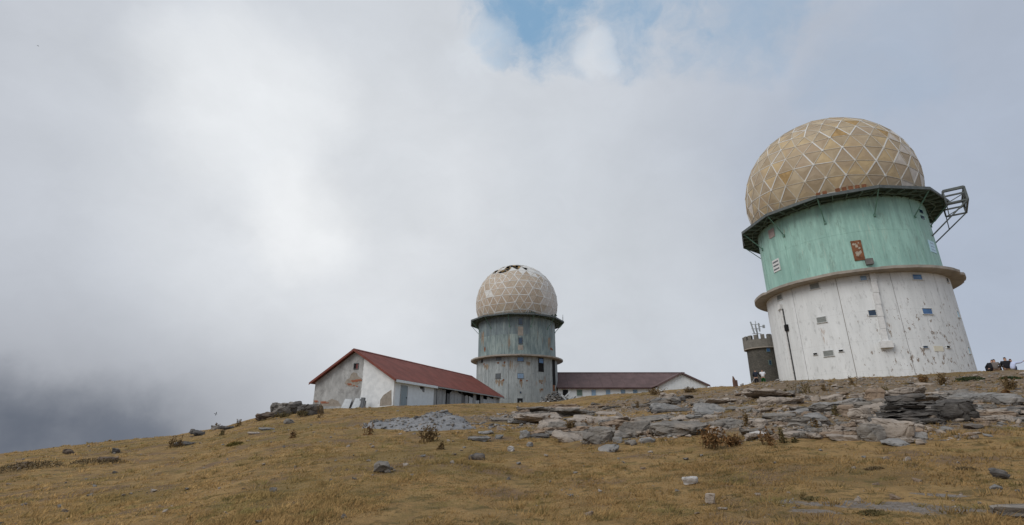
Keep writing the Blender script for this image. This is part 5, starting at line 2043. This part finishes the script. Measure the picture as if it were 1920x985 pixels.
PLANTS = [
    (1338, 842, 64, 44, 'bush', 'rust', 'largest dry brown bush at the foot of the great central slab'),
    (1376, 836, 30, 22, 'bush', 'rust', 'low dry bush right of the largest brown bush'),
    (1401, 799, 14, 30, 'sprig', 'dry', 'tall thin dead stalk rising from the left scree'),
    (1442, 834, 30, 34, 'sprig', 'rust', 'reddish brown dry plant at the lower edge of scree'),
    (1469, 831, 14, 28, 'sprig', 'olive', 'narrow olive dry plant between the reddish plant and the flat pale slab'),
    (1490, 830, 10, 10, 'sprig', 'olive', 'tiny olive sprig beneath the broad flat pale slab'),
    (1501, 737, 30, 26, 'sprig', 'olive', 'taller olive tuft at the foot of the white drum'),
    (1513, 738, 20, 20, 'sprig', 'olive', 'second olive tuft just right of the taller one under the drum'),
    (1474, 739, 12, 10, 'sprig', 'olive', 'small tuft left of the two olive tufts under the drum'),
    (1550, 733, 16, 13, 'sprig', 'dry', 'small dry tuft on the brow in front of the drum'),
    (1527, 806, 16, 22, 'sprig', 'dry', 'dry plant growing against the tilted light slab'),
    (1558, 816, 14, 18, 'sprig', 'dry', 'dry plant left of the long narrow pale slab'),
    (1567, 780, 12, 20, 'sprig', 'olive', 'upright thin stem left of the smooth tan boulder'),
    (1598, 723, 18, 18, 'sprig', 'dry', 'brown tuft on the brow under the vertical duct'),
    (1658, 733, 12, 8, 'sprig', 'olive', 'tuft growing above the bluish stone behind the tan boulder'),
    (802, 829, 40, 32, 'bush', 'dry', 'spiky brown bush below the gravel heap'),
    (826, 843, 14, 14, 'sprig', 'dry', 'small dark sprig right below the spiky bush'),
    (690, 816, 16, 22, 'sprig', 'rust', 'lone dry plant left of the gravel heap'),
    (600, 784, 18, 24, 'sprig', 'dry', 'dry plant standing in front of the house corner'),
    (321, 840, 14, 20, 'sprig', 'dry', 'leftmost dry sprig on the left slope'),
    (337, 838, 16, 20, 'sprig', 'dry', 'dry sprig in front of the dark flat rock on the left slope'),
    (415, 817, 12, 12, 'sprig', 'olive', 'little tuft below the dark skyline rocks'),
    (447, 800, 12, 14, 'sprig', 'dry', 'dry sprig on the skyline left of the ridge rocks'),
    (408, 802, 10, 10, 'sprig', 'dry', 'dry sprig on the skyline among the dark rocks'),
    (548, 822, 10, 16, 'sprig', 'rust', 'single dry stalk in the left grass below the ridge rocks'),
    (440, 834, 30, 10, 'mat', 'gold', 'greenish golden tussock on the left slope'),
    (1070, 806, 20, 18, 'bush', 'dry', 'round brown tussock between the pale slabs'),
    (1104, 804, 22, 20, 'sprig', 'rust', 'reddish dry plant right of the round tussock'),
    (1153, 815, 22, 14, 'bush', 'rust', 'rusty tussock between wedge block and left end block'),
    (1768, 722, 24, 24, 'bush', 'dry', 'dry brown bush on the brow right of the pale flat stone'),
    (1732, 719, 18, 18, 'bush', 'rust', 'dry bush on the brow above the pale flat stone'),
    (1818, 714, 56, 15, 'mat', 'green', 'wide dark green cushion plant on the brow by the drum'),
    (1893, 711, 38, 10, 'mat', 'green', 'dark green cushion plant below the seated people'),
    (1894, 731, 24, 26, 'bush', 'dry', 'brown bush at the right edge under the cushion plant'),
    (1888, 740, 16, 10, 'bush', 'rust', 'small rusty bush above the smooth bluish boulder'),
    (1230, 740, 40, 14, 'bush', 'dry', 'low brown bush below the gabled wing corner'),
    (1290, 736, 30, 10, 'bush', 'dry', 'brown tuft on the brow under the gabled wing'),
    (1030, 790, 12, 12, 'sprig', 'rust', 'rusty sprig above the pale slab left of the tussock'),
    (1196, 766, 12, 16, 'sprig', 'dry', 'dry sprig in the middle of the central slope'),
    (596, 762, 14, 8, 'bush', 'olive', 'olive tuft under the gable corner of the house'),
    (530, 783, 40, 10, 'bush', 'olive', 'olive scrub at the base of the ridge rocks'),
    (570, 781, 26, 12, 'bush', 'olive', 'olive scrub below the dark rocks by the house'),
    (50, 880, 120, 26, 'mat', 'heath', 'wide brown heath patch at the left edge'),
    (190, 868, 110, 16, 'mat', 'heath', 'brown heath patch right of the left edge one'),
    (1640, 880, 34, 8, 'mat', 'heath', 'dark low heath patch in the right grass'),
    (1810, 880, 40, 7, 'mat', 'heath', 'dark low heath patch left of the dark pointed rock'),
    (1520, 938, 70, 10, 'mat', 'olive', 'dark heath along the top of the bare grey soil'),
    (1640, 962, 60, 9, 'mat', 'olive', 'dark heath along the bottom of the bare grey soil'),
]


def plant(i, px, pb, w, h, kind, tint, label):
    r = random.Random(900 + i)
    p = at(px, pb)
    d = to_px(*p)[2]
    W, H = w / FPX * d, h / FPX * d
    root = thing({'sprig': 'dry_plant', 'bush': 'dry_bush', 'mat': 'cushion_plant'}[kind], label, 'plant', (p.x, p.y, p.z - .03))
    st, lf = MB(), MB()
    t = .006 + .00035 * d

    def leaf(q, s, mb=lf):
        a = Vector((r.uniform(-1, 1), r.uniform(-1, 1), r.uniform(-.6, 1))).normalized()
        b = a.cross(Vector((r.uniform(-1, 1), r.uniform(-1, 1), r.uniform(-1, 1)))).normalized()
        mb.add([q, q + a * s * .5 + b * s * .28, q + a * s, q + a * s * .5 - b * s * .28], [(0, 1, 2, 3)])
    if kind == 'sprig':
        n = 8
        for k in range(n):
            b = Vector((r.uniform(-.5, .5) * W * .7, r.uniform(-.5, .5) * W * .7, 0))
            hh = H * r.uniform(.55, 1.08)
            top = b + Vector((r.uniform(-.3, .3) * W, r.uniform(-.3, .3) * W, hh))
            st.tube(b, top, t, t * .4, 4)
            for q in range(14):
                u = r.uniform(.15, 1) ** .8
                pos = b.lerp(top, u) + Vector((r.uniform(-1, 1), r.uniform(-1, 1), 0)) * W * .07
                leaf(pos, (.05 + .022 * H) * r.uniform(.6, 1.3) + .0006 * d)
        for k in range(50):
            q = Vector((r.gauss(0, .3) * W, r.gauss(0, .3) * W, r.uniform(.0, .35) * H * r.random()))
            leaf(q, .06 + .001 * d)
    elif kind == 'bush':
        for k in range(26):
            a = r.uniform(0, 6.28)
            b = Vector((r.gauss(0, .16) * W, r.gauss(0, .16) * W, 0))
            top = b + Vector((math.cos(a) * W * .42 * r.random(), math.sin(a) * W * .42 * r.random(), H * r.uniform(.45, 1.05)))
            st.tube(b, top, t, t * .4, 4)
            for q in range(13):
                u = r.uniform(.25, 1)
                leaf(b.lerp(top, u) + Vector((r.gauss(0, .06) * W, r.gauss(0, .06) * W, r.gauss(0, .04) * H)), .045 + .05 * min(W, 1) * r.uniform(.4, 1.2) + .0006 * d)
    else:
        for k in range(14):
            b = Vector((r.uniform(-.4, .4) * W, r.uniform(-.3, .3) * W * .5, 0))
            st.tube(b, b + Vector((0, 0, H * .5)), t, t * .4, 4)
        for k in range(900):
            a, q = r.uniform(0, 6.28), math.sqrt(r.random())
            e = 1 + .25 * mnoise.noise(Vector((math.cos(a) * 2 + i, math.sin(a) * 2, 0)))
            u, v = math.cos(a) * q * W / 2 * e, math.sin(a) * q * W / 3.2 * e
            z = H * .55 * math.sqrt(max(0, 1 - q * q)) * r.uniform(.4, 1.05)
            leaf(Vector((u, v, z)), .035 + .04 * H * r.uniform(.5, 1.4) + .0005 * d)
        # follow the slope
    st.build('stems', PL['dry' if tint != 'green' else 'olive'], root, recalc=False)
    lf.build('leaves', PL[tint], root, recalc=False)
    if kind == 'mat':
        sx = .8
        gx = (tz(p.x + .4, p.y) - tz(p.x - .4, p.y)) / .8
        gy = (tz(p.x, p.y + .4) - tz(p.x, p.y - .4)) / .8
        root.rotation_euler = (math.atan(gy), -math.atan(gx), 0)


for i, a in enumerate(PLANTS):
    plant(i, *a)


# ------------------------------------------------------------------ people
def skin_obj(name, chains, mat_, parent, levels=1):
    """chains: lists of (point, radius); a chain starting with an int grows from that vertex of the list so far"""
    vs, es, rad = [], [], []
    for ch in chains:
        prev = None
        for q in ch:
            if isinstance(q, int):
                prev = q
                continue
            vs.append(q[0]); rad.append(q[1])
            if prev is not None:
                es.append((prev, len(vs) - 1))
            prev = len(vs) - 1
    me = bpy.data.meshes.new(name)
    me.from_pydata([tuple(v) for v in vs], es, [])
    me.materials.append(mat_)
    o = link(name, me, parent)
    bm = bmesh.new(); bm.from_mesh(me)
    lay = bm.verts.layers.skin.verify()
    for i, v in enumerate(bm.verts):
        v[lay].radius = (rad[i], rad[i]) if not isinstance(rad[i], tuple) else rad[i]
        v[lay].use_root = (i == 0)
    bm.to_mesh(me); bm.free()
    o.modifiers.new('skin', 'SKIN').use_smooth_shade = True
    s = o.modifiers.new('sub', 'SUBSURF'); s.levels = levels; s.render_levels = levels
    return o


def cloth(name, col):
    return simple(name, col, .85, .15, 8, .15, spec=.2)


SKIN = simple('skin', (.42, .25, .18), .6, .08, 6, .05)


def person(label, loc, rz, pose, top_m, leg_m, hair_m, short=False, cap=None):
    root = thing('person', label, 'person', loc, rz)
    V = Vector
    J = {}
    if pose.startswith('stand'):
        J.update(pel=V((0, 0, .94)), wai=V((0, -.01, 1.10)), che=V((0, -.02, 1.32)), nec=V((0, -.02, 1.47)), hd0=V((0, -.03, 1.55)), hd1=V((0, -.03, 1.66)))
        for s in (-1, 1):
            J['sh', s] = V((s * .18, -.01, 1.41)); J['el', s] = V((s * .25, .0, 1.14)); J['wr', s] = V((s * .24, -.10, .90))
            J['hip', s] = V((s * .09, 0, .90)); J['kn', s] = V((s * .11, -.02, .49)); J['an', s] = V((s * .12, .02, .09)); J['toe', s] = V((s * .13, -.15, .04))
        if pose == 'stand_pole':
            J['el', -1] = V((-.30, -.10, 1.18)); J['wr', -1] = V((-.36, -.30, 1.02))
            J['el', 1] = V((.24, -.12, 1.15)); J['wr', 1] = V((.10, -.28, 1.05))
        if pose == 'stand_look':
            J['el', 1] = V((.24, -.16, 1.20)); J['wr', 1] = V((.08, -.28, 1.30))
            J['el', -1] = V((-.24, -.16, 1.20)); J['wr', -1] = V((-.08, -.28, 1.30))
    else:
        J.update(pel=V((0, 0, .14)), wai=V((0, -.02, .30)), che=V((0, -.07, .52)), nec=V((0, -.10, .67)), hd0=V((0, -.13, .75)), hd1=V((0, -.14, .86)))
        for s in (-1, 1):
            J['sh', s] = V((s * .18, -.08, .61)); J['el', s] = V((s * .25, -.22, .38)); J['wr', s] = V((s * .12, -.40, .40))
            J['hip', s] = V((s * .10, -.03, .13)); J['kn', s] = V((s * .14, -.42, .44)); J['an', s] = V((s * .13, -.62, .09)); J['toe', s] = V((s * .13, -.80, .05))
        if pose == 'sit_point':
            J['el', -1] = V((-.42, -.10, .60)); J['wr', -1] = V((-.62, -.12, .70))
        if pose == 'sit_lean':
            for k in list(J):
                if k in ('wai', 'che', 'nec', 'hd0', 'hd1') or (isinstance(k, tuple) and k[0] in ('sh', 'el', 'wr')):
                    z = J[k].z
                    J[k] = V((J[k].x - .32 * (z - .14), J[k].y - .12 * (z - .14), z * .94))
    body = [[(J['pel'], .11), (J['wai'], .105), (J['che'], .125), (J['nec'], .05), (J['hd0'], .075), (J['hd1'], .085)]]
    n = 6
    for s in (-1, 1):
        body.append([2, (J['sh', s], .055), (J['el', s], .042), (J['wr', s], .026)])
        w = n + 2; n += 3
        fd = (J['wr', s] - J['el', s]).normalized()
        sd_ = fd.cross(V((0, 0, 1)))
        sd_ = sd_.normalized() if sd_.length > .1 else V((1, 0, 0))
        palm = J['wr', s] + fd * .08
        body.append([w, (palm, .028)]); pi = n; n += 1
        for f in range(4):
            o_ = sd_ * (f - 1.5) * .02
            ln = (.07, .085, .08, .06)[f]
            body.append([pi, (palm + fd * .03 + o_, .009), (palm + fd * (.03 + ln * .6) + o_ + V((0, 0, -.01)), .008)]); n += 2
        body.append([w, (J['wr', s] + fd * .04 + sd_ * .04 * s, .010), (J['wr', s] + fd * .08 + sd_ * .055 * s, .009)]); n += 2
        body.append([0, (J['hip', s], .085), (J['kn', s], .058), (J['an', s], .042), (J['toe', s], .036)]); n += 4
    skin_obj('body', body, SKIN, root)
    sh = [[(J['pel'] + V((0, 0, .03)), .15), (J['wai'], .145), (J['che'], .165), (J['nec'] - V((0, 0, .03)), .085)]]
    for s in (-1, 1):
        e = J['el', s] if not short else J['sh', s].lerp(J['el', s], .75)
        ch = [2, (J['sh', s], .082), (e, .062)]
        if not short:
            ch.append((J['el', s].lerp(J['wr', s], .9), .045))
        sh.append(ch)
    skin_obj('shirt', sh, top_m, root)
    tr = [[(J['pel'] + V((0, 0, .05)), .135), (J['pel'] - V((0, 0, .02)), .13)]]
    for s in (-1, 1):
        ch = [1, (J['hip', s], .105), (J['hip', s].lerp(J['kn', s], .95), .082)]
        if not short:
            ch.append((J['kn', s].lerp(J['an', s], .92), .06))
        tr.append(ch)
    skin_obj('shorts' if short else 'trousers', tr, leg_m, root)
    skin_obj('hair', [[(J['hd1'] + V((0, .025, .02)), .088), (J['hd0'].lerp(J['hd1'], .4) + V((0, .05, 0)), .06)]], hair_m, root)
    sh_ = [[(J['an', -1] - V((0, -.03, .03)), .05), (J['toe', -1], .045)]]
    skin_obj('shoe', sh_, cloth('dark_shoe', (.03, .03, .03)), root)
    skin_obj('shoe', [[(J['an', 1] - V((0, -.03, .03)), .05), (J['toe', 1], .045)]], cloth('dark_shoe', (.03, .03, .03)), root)
    for s in (-1, 1):
        mb = MB()
        q = J['hd1'] + V((s * .03, -.083, -.03))
        mb.box(q, (.018, .012, .010))
        mb.build('eye', M['black'], root)
    mb = MB()
    q = J['hd1'] + V((0, -.088, -.055))
    mb.prism([q + V((-.014, .01, -.02)), q + V((.014, .01, -.02)), q + V((0, .0, .03))], (0, -.018, 0))
    mb.build('nose', SKIN, root)
    return root, J


def people():
    dark = cloth('black_cloth', (.016, .016, .02)); navy = cloth('navy_cloth', (.022, .028, .045)); wh = cloth('white_cloth', (.72, .73, .78))
    grn = cloth('green_cloth', (.010, .085, .022)); gry = cloth('grey_brown_cloth', (.155, .135, .125)); tan = cloth('tan_cloth', (.2, .13, .09))
    pale = cloth('pale_blue_cloth', (.52, .58, .78)); jean = cloth('dark_jeans', (.03, .04, .07))
    hb = cloth('brown_hair', (.06, .03, .022)); hk = cloth('black_hair', (.015, .012, .012))

    def stand_spot(px, py_head, dist):
        v = ray(px, py_head); k = dist / math.hypot(v.x, v.y)
        return Vector((v.x * k, v.y * k, CAM_Z + v.z * k))
    # a walker with a pole, and another in white and green, beside the stone tower
    for px, pyh, top, leg, hair, pose, short, lab, rz in (
            (1416, 697.5, navy, dark, hb, 'stand_pole', False, 'person in dark clothes holding a pale pole by the stone tower', 2.6),
            (1428.5, 694.5, wh, grn, hb, 'stand_look', True, 'person in white shirt and green shorts before the stone tower', 2.7)):
        best = None
        for d in np.arange(41, 53, .1):
            q = stand_spot(px, pyh, d)
            e = abs(q.z - 1.74 - tz(q.x, q.y))
            if best is None or e < best[0]:
                best = (e, q)
        q = best[1]
        z = tz(q.x, q.y)
        root, J = person(lab, (q.x, q.y, z), rz, pose, top, leg, hair, short)
        if pose == 'stand_pole':
            # pole from his hand down to the ground on the left
            Mx = Matrix.Rotation(rz, 3, 'Z')
            hand = Mx @ J['wr', 1] + Vector((q.x, q.y, z))
            foot = at(1400, 719)
            hand2 = Mx @ (J['wr', 1].lerp(J['wr', -1], .5)) + Vector((q.x, q.y, z))
            foot = Vector((q.x - .95, q.y - .2, tz(q.x - .95, q.y - .2)))
            mb = MB(); mb.tube(hand, foot, .022, n=6)
            mb.tube(hand, hand + (hand - foot).normalized() * .14, .03, n=6)
            o = mb.build('walking_pole', simple('pale_pole', (.45, .45, .48), .5))
            tag(o, 'thin pale pole slanting from the dark clothed walker to the ground', 'pole')
    # four people sitting on the brow at the right
    for px, pb, top, leg, hair, pose, lab, rz in (
            (1858.5, 696.5, dark, dark, hk, 'sit_lean', 'person in black hunched low, leftmost of the four on the brow', 2.5),
            (1869, 696.5, gry, tan, hk, 'sit', 'person in grey brown top sitting beside the hunched one', 2.2),
            (1891.5, 697, dark, tan, hk, 'sit', 'person in black with tallest head among those on the brow', 2.4),
            (1901, 697, pale, jean, hb, 'sit_point', 'person in pale blue shirt stretching an arm out to the right', 2.35)):
        v = ray(px, pb)
        k = 46.5 / math.hypot(v.x, v.y)
        p = Vector((v.x * k, v.y * k, 0))
        r_, J = person(lab, (p.x, p.y, tz(p.x, p.y)), rz, pose, top, leg, hair)
        if pb == 697 and top is dark:
            r_.scale = (1.12, 1.12, 1.12)
    # brown marker post on the brow
    p = at(1377.5, 718)
    mb = MB()
    mb.tube((0, 0, -.1), (-.02, 0, .42), .15, .13, 8); mb.tube((-.02, 0, .42), (-.07, 0, .75), .13, .03, 8); mb.box((.1, 0, .2), (.16, .2, .5))
    o = mb.build('marker_post', simple('brown_post_wood', (.13, .075, .055), .9, .35, 5, .4))
    o.location = p
    tag(o, 'short brown pointed post on the brow left of the stone tower', 'post')


people()


# ------------------------------------------------------------------ birds
def bird(px, py, dist, span, lab, roll):
    v = ray(px, py).normalized() * dist
    mb = MB()
    n = 6
    prof = [(-.5, .01), (-.38, .05), (-.1, .085), (.18, .07), (.32, .045), (.42, .05), (.50, .03), (.57, .006)]
    vs, fs = [], []
    for x, r in prof:
        for i in range(n):
            a = 2 * math.pi * i / n
            vs.append((x * span * .5, r * span * .5 * math.cos(a), r * span * .5 * math.sin(a)))
    for k in range(len(prof) - 1):
        for i in range(n):
            fs.append((k * n + i, k * n + (i + 1) % n, (k + 1) * n + (i + 1) % n, (k + 1) * n + i))
    mb.add(vs, fs)
    root = thing('bird', lab, 'bird', (v.x, v.y, CAM_Z + v.z), .6)
    root.rotation_euler = (roll, .2, .6)
    bm_ = simple('dark_feather', (.05, .05, .055), .8)
    mb.build('body', bm_, root, True)
    for s in (-1, 1):
        w = MB()
        w.prism([(.16 * span * .5, s * .06 * span, .01), (.10 * span * .5, s * .28 * span, .10 * span), (-.1 * span * .5, s * .5 * span, .06 * span), (-.12 * span * .5, s * .26 * span, .08 * span), (-.2 * span * .5, s * .06 * span, .01)], (0, 0, .012))
        w.build('wing', bm_, root)
    t = MB(); t.prism([(-.42 * span * .5, -.03 * span, 0), (-.42 * span * .5, .03 * span, 0), (-.75 * span * .5, .07 * span, 0), (-.75 * span * .5, -.07 * span, 0)], (0, 0, .01)); t.build('tail', bm_, root)


bird(405, 776.5, 40, .32, 'small dark bird flying low above the left brow', 1.1)
bird(71.5, 86.5, 70, .3, 'tiny bird high in the grey cloud at upper left', .3)
